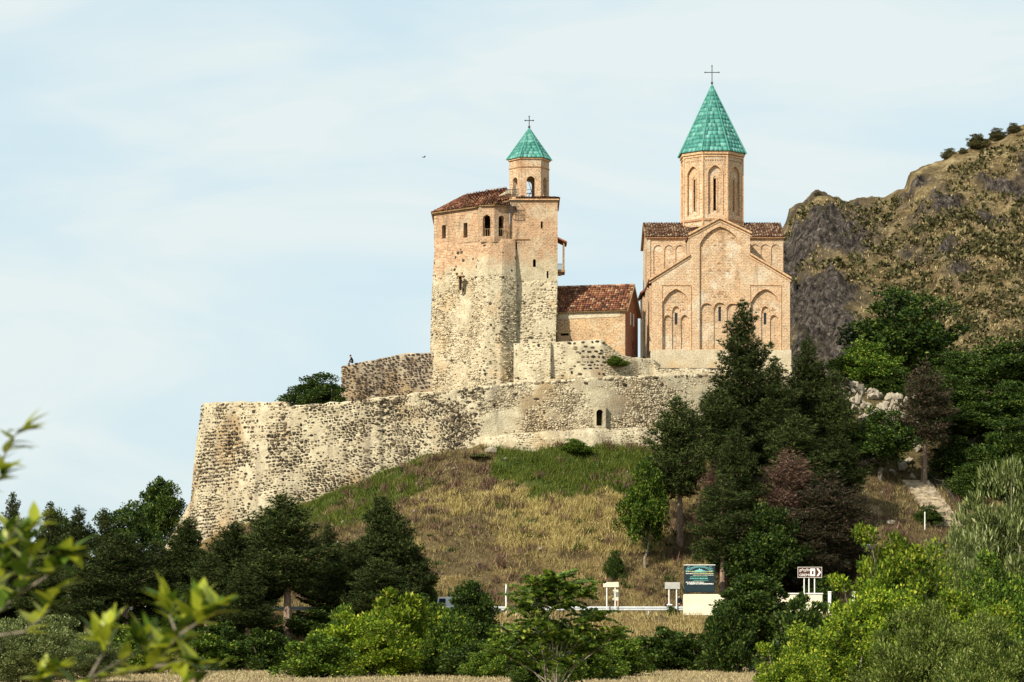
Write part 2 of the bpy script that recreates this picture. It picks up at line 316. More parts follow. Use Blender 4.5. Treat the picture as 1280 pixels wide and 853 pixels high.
# stairs: a straight flight climbing the bank on the right
ST0 = np.array([42.3, 279.0, 13.3]); ST1 = np.array([40.6, 290.5, 18.3])
def rows(X):
    i = lambda T: np.interp(X, T[0], T[1])
    zb, yw = i(ZB), i(YW); one = np.ones_like(X)
    return [(-400 * one, 1.4 * one), (14 * one, 1.4 * one), (60 * one, 0 * one), (226 * one, 0 * one), (243.0 * one, 4.35 * one), (256.5 * one, 4.35 * one),
            (256.5 + (yw - 256.5) * .45, 4.35 + (zb - 4.35) * .50), (yw, zb), (yw + .7, zb + .1), (yw + 2.3, i(ZP)), (np.maximum(yw + 3, 294.8), i(ZP) + .25), (300.5 * one, i(ZU)), (335 * one, i(ZR)), (352 * one, i(ZS)), (410 * one, i(ZM)), (700 * one, i(ZM) * 1.0), (15000 * one, 0 * one)]
def H(X, Y):
    X = np.atleast_1d(np.asarray(X, dtype=float)); Y = np.atleast_1d(np.asarray(Y, dtype=float))
    rs = rows(X); z = rs[0][1].copy()
    for (ya, za), (yb, zb) in zip(rs[:-1], rs[1:]):
        t = np.clip((Y - ya) / np.maximum(yb - ya, 1e-6), 0, 1); z = np.where(Y >= ya, za + (zb - za) * t, z)
    amp = np.clip((Y - 257) / 8, 0, 1) * np.clip((296 - Y) / 6, .12, 1)
    z = z + amp * ((fnoise(X, Y, 3, 4, .16) - .5) * 2.2 + (fnoise(X, Y, 5, 3, .7) - .5) * .7)
    z = z + np.clip((Y - 226) / 5, 0, 1) * np.clip((242 - Y) / 4, 0, 1) * (fnoise(X, Y, 9, 3, .4) - .5) * .9
    d = (ST1 - ST0)[:2]; Ls = np.hypot(*d); d = d / Ls
    u = (X - ST0[0]) * d[0] + (Y - ST0[1]) * d[1]; v = np.abs(-(X - ST0[0]) * d[1] + (Y - ST0[1]) * d[0])
    zs = ST0[2] + (ST1[2] - ST0[2]) * np.clip(u / Ls, -.15, 1.1) - .22
    wgt = np.clip(1.9 - v, 0, 1) * np.clip((u + 3) / 3, 0, 1) * np.clip((Ls + 3 - u) / 3, 0, 1); wgt = np.minimum(1, wgt)
    z = z * (1 - wgt) + zs * wgt
    return z
def H1(x, y): return float(H(x, y)[0])

def masks(X, Y):
    """r: green, g: brown weeds, b: bare path earth"""
    yw = np.interp(X, YW[0], YW[1]); n = fnoise(X, Y, 21, 4, .18); n2 = fnoise(X, Y, 33, 4, .35)
    px = 640 + X / np.maximum(Y, 1) * FPX
    dep = np.interp(px, [330, 400, 520, 560, 600, 640, 700, 780, 880], [17, 15, 8.5, 6.0, 7.5, 10.5, 12.5, 12.0, 8.5])
    up = (Y - (yw - dep + (n - .5) * 8)) / 2.2
    green = np.clip(up, 0, 1) * (px > 330) * (px < 880)
    green = np.where(n2 > np.where(px < 600, .60, .70), green * .3, green); green = np.where((px > 540) & (px < 615) & (n > .46), green * .3, green)
    brown = np.clip((n2 - .50) * 7, 0, 1) * .8 * (1 - green)
    brown = np.maximum(brown, np.clip((640 - px) / 60, 0, 1) * np.clip((n - .36) * 5, 0, 1) * (Y > 262) * (1 - green))
    brown = np.maximum(brown, np.clip((fnoise(X, Y, 57, 4, .5) - .56) * 9, 0, 1) * (1 - green) * .9)
    brown = np.where(px > 900, np.maximum(brown, .75), brown)
    field = (Y < 228); brown = np.where(field, 0, brown); green = np.where(field, 0, green)
    green = np.where((Y > yw + 1) & (px > 1000) & (Y < 345), .7, green); bare = np.where((Y > yw + 2.0) & (px < 1000), .7, 0) * (Y < 345) + np.where((px > 1065) & (px < 1100) & (Y > 258) & (Y < 280), .8, 0)
    green = np.where(Y > 345, .5, green)
    return green, brown, np.clip(bare, 0, 1)

xs = np.concatenate([[-9000, -3000, -1000, -400, -200, -120], np.arange(-80, 95.01, .8), [110, 150, 260, 500, 1000, 3000, 9000]])
rs = rows(xs); subs = [2, 3, 8, 14, 1, 20, 30, 2, 4, 6, 6, 14, 4, 6, 8, 4]
Ys, Zs = [], []
for (ya, za), (yb, zb), n in zip(rs[:-1], rs[1:], subs):
    for k in range(n):
        Ys.append(ya + (yb - ya) * k / n)
Ys.append(rs[-1][0]); Ys = np.array(Ys); Xs = np.broadcast_to(xs, Ys.shape)
Zs = H(Xs.ravel(), Ys.ravel()).reshape(Ys.shape)
V = np.stack([Xs, Ys, Zs], -1).reshape(-1, 3); nr, nc = Ys.shape
idx = np.arange(nr * nc).reshape(nr, nc)
F = np.stack([idx[:-1, :-1], idx[:-1, 1:], idx[1:, 1:], idx[1:, :-1]], -1).reshape(-1, 4)
me = npmesh('ground', V, F, True)
ca = me.color_attributes.new('mask', 'FLOAT_COLOR', 'POINT'); a, b_, c_ = masks(V[:, 0], V[:, 1])
fld = (V[:, 1] < 228)
c_ = np.where(fld, .75, c_)
ca.data.foreach_set('color', np.stack([a, b_, c_, np.ones_like(a)], -1).astype(np.float32).ravel())
link('ground', me, M['ground'], kind='structure')

# road across the foot of the hill
mb = MB(); mb.box(-300, 246.2, 4.2, 300, 254.2, 4.42); mb.build('road', M['asphalt'], kind='structure')
mb = MB()
for x0 in range(-90, 90, 6): mb.box(x0, 250.13, 4.40, x0 + 3, 250.27, 4.424)
mb.build('road_marking', M['sign_white'], kind='structure')

# mountain on the right
RP = [(600, 640), (760, 560), (830, 520), (900, 430), (945, 350), (972, 300), (984, 285), (988, 266), (1003, 258), (1020, 243), (1032, 244), (1052, 252), (1080, 251), (1110, 247), (1133, 238), (1137, 222), (1150, 213), (1175, 206), (1190, 194), (1215, 186), (1240, 177), (1262, 168), (1285, 158), (1340, 135), (1500, 80), (1800, 20), (2400, 60)]
YR = 480.0
rx = np.array([X_(p, YR) for p, _ in RP]); rz = np.array([Z_(y, YR) for _, y in RP])
def hillH(X, Y):
    Xe = X * YR / np.clip(Y, 385, YR)            # ridge profile spreads toward the valley like a spur
    ridge = np.interp(X * .6 + Xe * .4, rx, rz)
    t = np.clip((Y - 372) / (YR - 372), 0, 1.0)
    base = 26 + (ridge - 26) * (t ** .95)
    back = np.clip((Y - YR) / 160, 0, 1); base = base * (1 - back) + (ridge * .72) * back
    left = np.clip((66 - X * 480 / np.maximum(Y, 300)) / 9, 0, 1)
    rn = fnoise(X + 13, Y, 71, 5, .05)
    rock = np.clip((rn - .63) * 14, 0, 1) * np.clip((Y - 405) / 20, 0, 1)
    for cx_, cy_, rx_, ry_ in ((X_(1150, 472), 472, 3.5, 5), (X_(1172, 462), 460, 4, 6), (X_(1140, 450), 448, 3, 5), (X_(1165, 452), 440, 4.5, 4), (X_(1235, 455), 452, 3, 4), (X_(1205, 430), 430, 3.5, 4)):
        rock = np.maximum(rock, np.clip(1.6 - 1.3 * np.sqrt(((X - cx_) / rx_) ** 2 + ((Y - cy_) / ry_) ** 2) + (fnoise(X, Y, 72, 4, .3) - .5) * 2, 0, 1))
    rock = np.clip(np.maximum(rock, left * np.clip((fnoise(X, Y, 81, 5, .09) - .42) * 7, 0, 1)), 0, 1)
    fade = np.clip((Y - 375) / 25, 0, 1); near = 1 - .9 * np.exp(-((Y - YR) / 10) ** 2)
    rr1 = 1 - np.abs(fnoise(X, Y, 51, 4, .05) * 2 - 1); crag = (1 - np.abs(fnoise(X * 1.2, Y, 91, 6, .17) * 2 - 1)) * rock * 5.0
    z = base + fade * near * ((rr1 - .75) * 4.0 + (fnoise(X, Y, 61, 4, .09) - .6) * 3.5 + crag - 3.9 * rock) + .5 * fade * (1 - near) + (fnoise(X, Y, 95, 5, .45) - .5) * (1.2 + 2.2 * rock) + (fnoise(X, Y, 97, 4, 1.1) - .5) * (.3 + 1.6 * rock)
    return z, rock
hx = np.concatenate([np.arange(-5, 38, 2), np.arange(38, 108, .27), np.arange(108, 260, 4)]); hy = np.concatenate([np.arange(372, 484, .36), np.arange(484, 700, 12)])
HX, HY_ = np.meshgrid(hx, hy); HZ, HR = hillH(HX, HY_)
V = np.stack([HX, HY_, HZ], -1).reshape(-1, 3); idx = np.arange(HX.size).reshape(HX.shape)
F = np.stack([idx[:-1, :-1], idx[:-1, 1:], idx[1:, 1:], idx[1:, :-1]], -1).reshape(-1, 4)
me = npmesh('hills', V, F, False); ca = me.color_attributes.new('mask', 'FLOAT_COLOR', 'POINT')
ca.data.foreach_set('color', np.stack([HR.ravel(), HR.ravel() * 0, HR.ravel() * 0, np.ones(HR.size)], -1).astype(np.float32).ravel())
link('hills', me, M['hill'], kind='structure')

# ------------------------------------------------------------------ rubble surfaces
def strip(name, st, m, parent, thick=2.0, res=.6, holes=(), rough=.12, seed=1, topn=.25):
    """st: list of (base xyz, top xyz). Front sheet with relief, a top and a back. returns surface function."""
    B = np.array([s[0] for s in st], float); T = np.array([s[1] for s in st], float)
    d = np.concatenate([[0], np.cumsum(np.hypot(*(np.diff((B + T) / 2, axis=0)[:, :2].T)))]); Lw = d[-1]
    def S(s, t):
        b = np.stack([np.interp(s, d, B[:, k]) for k in range(3)], -1); tt = np.stack([np.interp(s, d, T[:, k]) for k in range(3)], -1)
        return b + (tt - b) * np.asarray(t)[..., None]
    def N(s, t):
        e = .4; du = S(np.minimum(s + e, Lw), t) - S(np.maximum(s - e, 0), t); dv = S(s, np.minimum(t + .02, 1)) - S(s, np.maximum(t - .02, 0))
        n = np.cross(du, dv); return n / np.linalg.norm(n, axis=-1, keepdims=True)
    hh = float(np.mean(T[:, 2] - B[:, 2])); ns = max(2, int(Lw / res)); ntt = max(2, int(hh / res))
    s = np.unique(np.concatenate([np.linspace(0, Lw, ns), d])); t = np.linspace(0, 1, ntt)
    SS, TT = np.meshgrid(s, t); P = S(SS, TT); NN = N(SS, TT)
    P = P + NN * ((fnoise(SS, TT * hh, seed, 4, .5) - .5) * 2 * rough)[..., None]
    P[-1, :, 2] += (fnoise(s, s * 0, seed + 5, 4, 1.1) - .5) * topn
    nr, nc = SS.shape; idx = np.arange(nr * nc).reshape(nr, nc)
    F = np.stack([idx[:-1, :-1], idx[:-1, 1:], idx[1:, 1:], idx[1:, :-1]], -1)
    keep = np.ones(F.shape[:2], bool); cs = (SS[:-1, :-1] + SS[1:, 1:]) / 2; cz = (P[:-1, :-1, 2] + P[1:, 1:, 2]) / 2; cx = (P[:-1, :-1, 0] + P[1:, 1:, 0]) / 2
    for x0, z0, x1, z1 in holes: keep &= ~((cx > x0) & (cx < x1) & (cz > z0) & (cz < z1))
    F = F[keep].reshape(-1, 4)
    # top and back
    n2 = NN[-1].copy(); n2[:, 2] = 0; n2 /= np.linalg.norm(n2, axis=1, keepdims=True)
    bt = P[-1] - n2 * thick; bb = P[0] - n2 * thick; base = nr * nc; top = idx[-1]
    V = np.concatenate([P.reshape(-1, 3), bt, bb]); i1 = base + np.arange(nc); i2 = i1 + nc
    F = np.concatenate([F, np.stack([top[:-1], top[1:], i1[1:], i1[:-1]], -1), np.stack([i1[:-1], i1[1:], i2[1:], i2[:-1]], -1),
                        np.array([[idx[0, 0], top[0], i1[0], i2[0]], [top[-1], idx[0, -1], i2[-1], i1[-1]]])])
    o = link(name, npmesh(name, V, F), m, parent)
    return S, N, Lw, hh, o

def stones(name, surf, m, parent, w=.42, h=.26, dens=1.0, proud=.07, seed=0, srange=None, trange=(0, 1), avoid=(), mask=None, gap=.8):
    S, N, Lw, hh = surf[:4]; r = random.Random(seed); V = []; F = []
    s0, s1 = srange or (0, Lw); z = trange[0] * hh
    cand = []
    while z < trange[1] * hh - h * .5:
        rh = h * r.uniform(.7, 1.35); s = s0 + r.uniform(0, w)
        while s < s1 - w * .3:
            rw = w * r.uniform(.5, 1.5)
            if r.random() < dens: cand.append((s + rw / 2, z + rh / 2 + r.uniform(-.05, .05), rw * gap, rh * gap))
            s += rw
        z += rh
    if not cand: return
    c = np.array(cand); P = S(c[:, 0], np.clip(c[:, 1] / hh, 0, 1)); Nn = N(c[:, 0], np.clip(c[:, 1] / hh, 0.02, .98))
    up = np.array([0, 0, 1.0]); U = np.cross(up, Nn); U /= np.linalg.norm(U, axis=1, keepdims=True); Vv = np.cross(Nn, U)
    k = 6; b = 0
    for i in range(len(c)):
        if any(x0 < P[i, 0] < x1 and z0 < P[i, 2] < z1 for x0, z0, x1, z1 in avoid): continue
        if mask is not None and not mask(P[i], r): continue
        hw, hv = c[i, 2] / 2, c[i, 3] / 2; rot = r.uniform(-.5, .5); pr = proud * r.uniform(.25, 1.4)
        ring = []
        for q in range(k):
            a = 2 * math.pi * (q + .5) / k + rot * .5 + r.uniform(-.22, .22)
            cx, cy = math.cos(a), math.sin(a); sup = 1.0 / max(abs(cx), abs(cy)) ** .55
            ring.append((cx * sup * hw * r.uniform(.82, 1.05), cy * sup * hv * r.uniform(.82, 1.05)))
        for depth, sc in ((-.16, 1.0), (pr * .55, 1.0), (pr, .72)):
            for (x, y) in ring: V.append(P[i] + U[i] * x * sc + Vv[i] * y * sc + Nn[i] * depth)
        for L0 in (0, k):
            for q in range(k): F.append((b + L0 + q, b + L0 + (q + 1) % k, b + L0 + k + (q + 1) % k, b + L0 + k + q))
        F.append((b + 2*k, b + 2*k+1, b + 2*k+2, b + 2*k+3)); F.append((b + 2*k, b + 2*k+3, b + 2*k+4, b + 2*k+5)); b += 3 * k
    if not F: return
    return link(name, npmesh(name, np.array(V), np.array(F)), m, parent, kind='stuff')

def arch(cx, z0, w, zs, rise=None, n=8, pointed=False):
    """polygon, counter-clockwise, of an arched opening"""
    rise = rise or w / 2; pts = [(cx - w/2, z0), (cx + w/2, z0)]
    for i in range(2 * n + 1):
        a = math.pi * i / (2 * n); x = math.cos(a)
        if pointed:
            u = 1 - abs(x); y = math.sin(math.acos(1 - min(1, u)) ) if False else (1 - (abs(x)) ** 1.7) ** .72
            y = y * .86 + .14 * (1 - abs(x))
        else: y = math.sin(a)
        pts.append((cx + x * w/2, zs + rise * y))
    return pts
def rect(x0, z0, x1, z1): return [(x0, z0), (x1, z0), (x1, z1), (x0, z1)]

def panel(name, P0, P1, outline, holes, th, m, parent, mit=(0, 0), front=0.0):
    """wall panel standing on the line P0->P1 (seen from outside P0 is on the left); outline and holes in (s, z)"""
    P0 = Vector((P0[0], P0[1], 0)); P1 = Vector((P1[0], P1[1], 0)); wd = (P1 - P0).length; u = (P1 - P0) / wd; n = Vector((u.y, -u.x, 0))
    polys = [[Vector((s, z, 0)) for s, z in p] for p in [outline] + list(holes)]
    tris = tessellate_polygon(polys); flat = [p for q in polys for p in q]; nf = len(flat); V = []
    for p in flat: V.append(P0 + u * p.x + n * front + Vector((0, 0, p.y)))
    for p in flat:
        s = p.x
        if mit[0] or mit[1]: s = min(max(s, (th + front) * mit[0] if mit[0] else -9), wd - (th + front) * mit[1] if mit[1] else 1e9)
        V.append(P0 + u * s + n * (front - th) + Vector((0, 0, p.y)))
    Fc = []
    for a, b, c in tris:
        pa, pb, pc = flat[a], flat[b], flat[c]
        if (pb - pa).cross(pc - pa).z < 0: b, c = c, b
        Fc.append((a, b, c)); Fc.append((a + nf, c + nf, b + nf))
    off = 0
    for q in polys:
        k = len(q)
        for i in range(k):
            j = (i + 1) % k; Fc.append((off + i, off + i + nf, off + j + nf, off + j))
        off += k
    mb = MB(); mb.add(V, Fc); return mb.build(name, m, parent)

def rail_path(mb, pts, P0, u, n, front, w, d):
    """moulding along (s,z) points, proud of a wall"""
    q = [P0 + u * s + n * front + Vector((0, 0, z)) for s, z in pts]
    for a, b in zip(q[:-1], q[1:]): mb.bar(a, b, d, w, up=(0, 0, 1)) if abs((b - a).normalized().z) < .9 else mb.bar(a, b, w, d, up=tuple(n))

def tiles(name, eL, eR, tL, tR, m, parent, pitch=.27, row=.42, seed=0):
    eL, eR, tL, tR = map(Vector, (eL, eR, tL, tR)); r = random.Random(seed)
    nrm = (eR - eL).cross(tL - eL)
    if nrm.length < 1e-6: nrm = (eR - eL).cross(tR - eL)
    nrm.normalize()
    if nrm.z < 0: nrm = -nrm
    nc = max(2, int((eR - eL).length / pitch)); nrw = max(2, int(max((tL - eL).length, (tR - eR).length) / row)); V = []; F = []; b = 0
    for i in range(nc):
        a = (i + .5) / nc; p0 = eL.lerp(eR, a); p1 = tL.lerp(tR, a)
        L = (p1 - p0).length; d = (p1 - p0).normalized(); sd_ = (eR - eL).normalized(); rr = (eR - eL).length / nc * .5
        rt = (tR - tL).length / nc * .5
        n2 = max(1, int(round(L / row)))
        for j in range(n2):
            q0 = p0.lerp(p1, j / n2) ; q1 = p0.lerp(p1, (j + 1.12) / n2); jx = sd_ * r.uniform(-.02, .02); lift = r.uniform(0, .025)
            ra = rr + (rt - rr) * j / n2
            for q, rad, hgt in ((q0 + jx, ra * 1.0, .045 + lift), (q1 - jx, ra * .82, .0)):
                for k in range(5):
                    t = math.pi * k / 4; V.append(q + sd_ * math.cos(t) * rad + nrm * (math.sin(t) * rad * .9 + hgt))
            for k in range(4): F.append((b + k, b + k + 1, b + 5 + k + 1, b + 5 + k))
            b += 10
    return link(name, npmesh(name, np.array([tuple(v) for v in V]), np.array(F)), m, parent, kind='stuff')
def slab(name, pts, th, m, parent):
    pts = [Vector(p) for p in pts]; n = (pts[1] - pts[0]).cross(pts[-1] - pts[0]).normalized()
    if n.z < 0: n = -n
    k = len(pts); mb = MB(); mb.add([p for p in pts] + [p - n * th for p in pts], [tuple(range(k)), tuple(range(2*k-1, k-1, -1))] + [(i, i + k, (i+1) % k + k, (i+1) % k) for i in range(k)])
    return mb.build(name, m, parent)

# ================================================================== outer fortress wall
fw = thing('fortress_wall', 'long battered cream rubble wall of dark and pale stones wrapping the hilltop', 'wall', (0, 288, 12))
fw_inv = Matrix.Translation((0, 288, 12)).inverted()
def fix(o):                       # children are modelled in world space
    for ch in o.children: ch.matrix_parent_inverse = Matrix.Translation(o.location).inverted() if o.rotation_euler.z == 0 else o.matrix_basis.inverted()
def P(px, y, Y): return W(px, y, Y)
def stn(px, Yb, yb, yt, dpx=0, bat=1.0): return (P(px, yb + 16, Yb), P(px + dpx, yt, Yb + bat))
stL = [((-28.5, 322, 9.0), (-27.6, 322, 25.4)), (P(231, 690, 297.8), P(252.5, 506, 299.0)), (P(243, 688, 294.8), P(262, 504, 296.4)), stn(272, 291.8, 668, 503, 14, 1.4), stn(310, 289.6, 658, 502.5, 8, 1.2), stn(353, 288.3, 645, 503.5, 3), stn(360, 288.1, 642, 508), stn(430, 286.8, 628, 502), stn(474, 286.2, 603, 497.5), stn(478, 286.55, 602, 497)]
stR = [stn(479, 286.4, 602, 497), stn(540, 285.8, 578, 490), stn(598, 285.3, 562, 484)]
stM = [stn(599, 285.6, 562, 483.5), stn(640, 286.1, 556, 478), stn(735, 286.9, 550, 472.5), stn(790, 288.2, 550, 470), stn(850, 290, 548, 468), stn(900, 291.5, 546, 467), stn(1010, 294.4, 552, 470)]
nx0, nx1, nz0, nz1 = X_(745.5, 287), X_(754, 287), Z_(532, 287), Z_(512, 287)
def mk_patch(seed, lo, sc=.22):
    def f(p, r):
        v = float(fnoise(p[0], p[2], seed, 3, sc)); return r.random() < (0.4 if v < lo else 1.0)
    return f
stA = stL[:-1] + stR[:] + stM[1:]
sfA = strip('wall_body', stA, M['mortar'], fw, 2.2, .36, holes=[(nx0, nz0, nx1, nz1)], seed=1, rough=.22, topn=.5)
xM = X_(600, 286); av = [(nx0 - .1, nz0 - .1, nx1 + .1, nz1 + .1)]
def zone(f, lo, hi, soft=1.2): return lambda p, r: (lo < p[0] + r.uniform(-soft, soft) < hi) and f(p, r)
stones('rubble_stone', sfA, M['rubble'], fw, .36, .215, .97, .09, 11, mask=zone(mk_patch(4, .30), -99, X_(478, 287)), gap=.86)
stones('rubble_stone', sfA, M['rubble'], fw, .31, .185, .95, .08, 12, mask=zone(mk_patch(6, .26), X_(478, 287), xM), gap=.84)
stones('rubble_stone', sfA, M['rubble_small'], fw, .28, .155, .92, .06, 13, mask=zone(mk_patch(8, .2, .3), xM, 99), avoid=av, gap=.8)
stones('dark_stone', sfA, M['rubble_black'], fw, .60, .42, .10, .11, 21, gap=.72, avoid=av, mask=lambda p, r: r.random() < (1 if p[0] < xM else .3))
stones('large_stone', sfA, M['rubble_black'], fw, .50, .33, .9, .11, 25, gap=.78, mask=lambda p, r: r.random() < 1.15 - max(abs(p[0] + 25.3) / 3.6, abs(p[2] - 22.3) / 2.8) or r.random() < .9 - max(abs(p[0] + 5.6) / 3.2, abs(p[2] - 24.6) / 2.2))
stones('coping_stone', sfA, M['rubble_small'], fw, .5, .3, .75, .14, 24, trange=(.955, 1.0), gap=.9)
# arched niche
mb = MB(); nd = 287.78
mb.add([(nx0 - .25, nd - .4, nz0 - .2), (nx1 + .25, nd - .4, nz0 - .2), (nx1 + .25, nd + 1.2, nz0 - .2), (nx0 - .25, nd + 1.2, nz0 - .2), (nx0 - .25, nd - .4, nz1 + .3), (nx1 + .25, nd - .4, nz1 + .3), (nx1 + .25, nd + 1.2, nz1 + .3), (nx0 - .25, nd + 1.2, nz1 + .3)],
       [(0,1,2,3), (4,7,6,5), (1,5,6,2), (2,6,7,3), (3,7,4,0)])
nb = mb.build('niche', M['mortar_dark'], fw)
panel('niche_surround', (nx0 - .3, 287.4), (nx1 + .3, 287.4), rect(0, nz0 - .3, nx1 - nx0 + .6, nz1 + .3), [arch(.3 + (nx1 - nx0) / 2, nz0, nx1 - nx0 - .02, nz1 - .3)], .4, M['mortar'], fw)
# talus footing
ftS = [(P(606, 575, 284.6), P(606, 547, 285.4)), (P(660, 572, 284.5), P(655, 541, 285.6)), (P(740, 568, 285.2), P(740, 536, 286.2)), (P(800, 566, 286.6), P(800, 535, 287.6)), (P(850, 560, 288.6), P(850, 540, 289.4))]
sfF = strip('footing', ftS, M['mortar'], fw, 1.6, .5, seed=31)
stones('footing_stone', sfF, M['rubble_small'], fw, .32, .18, .8, .05, 32)
# ruined stair-like buttress on the far left
btS = [(P(203, 712, 300), P(206, 684, 300.4)), (P(216, 705, 299), P(218, 664, 299.6)), (P(228, 700, 298), P(230, 641, 298.6)), (P(242, 700, 297), P(243, 622, 297.8))]
sfB = strip('buttress', btS, M['mortar'], fw, 1.5, .5, seed=41); stones('buttress_stone', sfB, M['rubble'], fw, .4, .26, .85, .07, 42)
fix(fw)

# inner left wall
iw = thing('rampart_wall', 'short dark blotched rubble rampart joining the brick keep on its left', 'wall', (-12, 297, 27))
inS = [((X_(430, 299) + .4, 309, 24.5), (X_(430, 299) + .6, 309, Z_(462, 305))), (P(426, 516, 299.4), P(427.5, 458, 299.8)), (P(446, 514, 299.6), P(446, 453.5, 300.0)), (P(470, 512, 300.2), P(470, 449.5, 300.6)), (P(497, 510, 300.8), P(497, 443, 301.2)), (P(560, 506, 301.4), P(560, 440, 301.8))]
sfI = strip('wall_section', inS, M['mortar_dark'], iw, 1.6, .4, seed=51)
stones('rubble_stone', sfI, M['rubble_dark'], iw, .36, .22, .9, .08, 52, mask=mk_patch(14, .40, .35)); fix(iw)

# low walls before keep and house
lw = thing('terrace_wall', 'low yellowish terrace wall patched with black stones below the small house', 'wall', (9, 294, 28))
loS = [(P(642, 482, 293.6), P(642, 429.5, 294.4)), (P(688, 482, 293.3), P(688, 428, 294.1)), (P(689, 482, 293.9), P(689, 428, 294.6)), (P(752, 482, 293.6), P(752, 424.5, 294.4)), (P(763, 482, 294), P(763, 432, 294.8)), (P(772, 482, 294.4), P(772, 440, 295.2)), (P(790, 480, 295), P(790, 447, 295.8)), (P(817, 478, 296), P(817, 449.5, 298.6)), (P(819, 478, 296), P(819, 461, 297.3)), (P(900, 478, 297), P(900, 461.5, 298.6)), (P(990, 478, 298), P(990, 461.5, 299.2))]
sfLo = strip('wall_section', loS, M['mortar'], lw, 1.5, .45, seed=61, topn=.35)
bx0, bx1, bz0, bz1 = X_(706, 294), X_(755, 294), Z_(470, 294), Z_(424, 294)
stones('rubble_stone', sfLo, M['rubble_small'], lw, .32, .18, .8, .05, 62, avoid=[(bx0, bz0, bx1, bz1)], mask=mk_patch(15, .36, .3))
stones('black_stone', sfLo, M['rubble_black'], lw, .50, .33, .9, .09, 63, gap=.66, mask=lambda p, r: bx0 + 1.2 * max(0, (bz1 - p[2]) / (bz1 - bz0)) * r.random() * 3 < p[0] < bx1 and p[2] > bz0)
stones('dark_stone', sfLo, M['rubble_black'], lw, .5, .4, .03, .1, 64); fix(lw)

# ================================================================== palace keep
kp = thing('brick_keep', 'tall brick and rubble palace keep with hipped tile roof and rounded bastion', 'castle', (-1, 300, 28))
lv = [((536, 301.6), (541, 302.6), (543.5, 303.1)), ((580, 297.6), (590, 299.2), (597, 299.4)), ((586, 295.9), (595, 298.0), (600, 298.5)), ((603, 294.7), (609, 297.0), (613, 297.9)), ((626, 294.8), (627, 297.0), (628, 298.2)), ((645, 296.2), (645, 298.3), (644, 298.9))]
zlv = (Z_(492, 296), Z_(345, 298), Z_(299, 298.6))
def kst(i, j): return [((X_(a[i][0], a[i][1]), a[i][1], zlv[i]), (X_(a[j][0], a[j][1]), a[j][1], zlv[j])) for a in lv]
backb = [((-8.6, 313, zlv[0]), (-8.1, 313, zlv[1])), ((-8.1, 313, zlv[1]), (-7.9, 313, zlv[2]))]
def smoothst(st):                       # densify the rounded bastion
    return st
sfK0 = strip('stone_wall', [backb[0]] + kst(0, 1), M['palace'], kp, 1.0, .42, seed=71, topn=0, rough=.16)
sfK1 = strip('upper_wall', [backb[1]] + kst(1, 2), M['palace'], kp, 1.0, .42, seed=72, topn=0, rough=.08)
stones('rubble_stone', sfK0, M['rubble_small'], kp, .30, .17, .9, .07, 73, mask=mk_patch(17, .36, .3))
stones('dark_stone', sfK0, M['rubble_black'], kp, .4, .34, .03, .09, 74)
stones('putlog_hole_shade', sfK1, M['rubble_black'], kp, .35, .35, .07, .03, 75, trange=(0, .85))  # dark stones stand in for the shade of open putlog holes
stones('brick_stone', sfK1, M['rubble_small'], kp, .32, .17, .8, .04, 76, mask=lambda p, r: r.random() < (.75 if float(fnoise(p[0], p[2], 17, 3, .25)) > .5 + (p[2] - zlv[1]) * .09 else .06))
# upper storey
ZT = zlv[2] - .15; zeA = Z_(267, 303)
A0 = (X_(542.5, 303.2), 303.2); A1 = (X_(597, 299.3), 299.3)
wdA = math.dist(A0, A1); f = lambda px: wdA * (px - 542.5) / 54.5
panel('upper_wall', A0, A1, rect(0, ZT, wdA, zeA), [rect(f(552.5), Z_(298.5, 302.5), f(557.5), Z_(282, 302.5)), rect(f(579.5), Z_(297.5, 300.5), f(584.5), Z_(279, 300.5))], .7, M['palace'], kp, (1, .1))
bay = [(597, 299.25), (599.5, 298.1), (618, 297.7), (637, 298.7)]
bp = [(X_(a, b), b) for a, b in bay]; zeB = Z_(257.5, 298)
def win(px, Y, p0, p1, w, yb, ys):
    wd = math.dist(p0, p1); s = wd * (X_(px, Y) - p0[0]) / (p1[0] - p0[0]); return arch(s, Z_(yb, Y), w, Z_(ys, Y))
for i in range(3):
    wd = math.dist(bp[i], bp[i+1]); hs = []
    if i == 1: hs = [win(608.2, 298, bp[1], bp[2], .82, 295.5, 274)]
    if i == 2: hs = [win(627, 298.2, bp[2], bp[3], .72, 295.5, 274)]
    panel('bay_wall', bp[i], bp[i+1], rect(0, ZT - (.25 if i else 0), wd, zeB), hs, .55, M['palace'], kp, (.15, .15), front=.0)
for px, p0, p1 in ((608.2, bp[1], bp[2]), (627, bp[2], bp[3])):
    mb = MB(); x = X_(px, 298.2)
    for k in range(4): mb.bar((x - .33 + k * .22, 298.25, Z_(295.5, 298)), (x - .33 + k * .22, 298.25, Z_(286, 298)), .035)
    mb.bar((x - .42, 298.25, Z_(286, 298)), (x + .42, 298.25, Z_(286, 298)), .06); mb.build('window_rail', M['wood'], kp, kind='stuff')
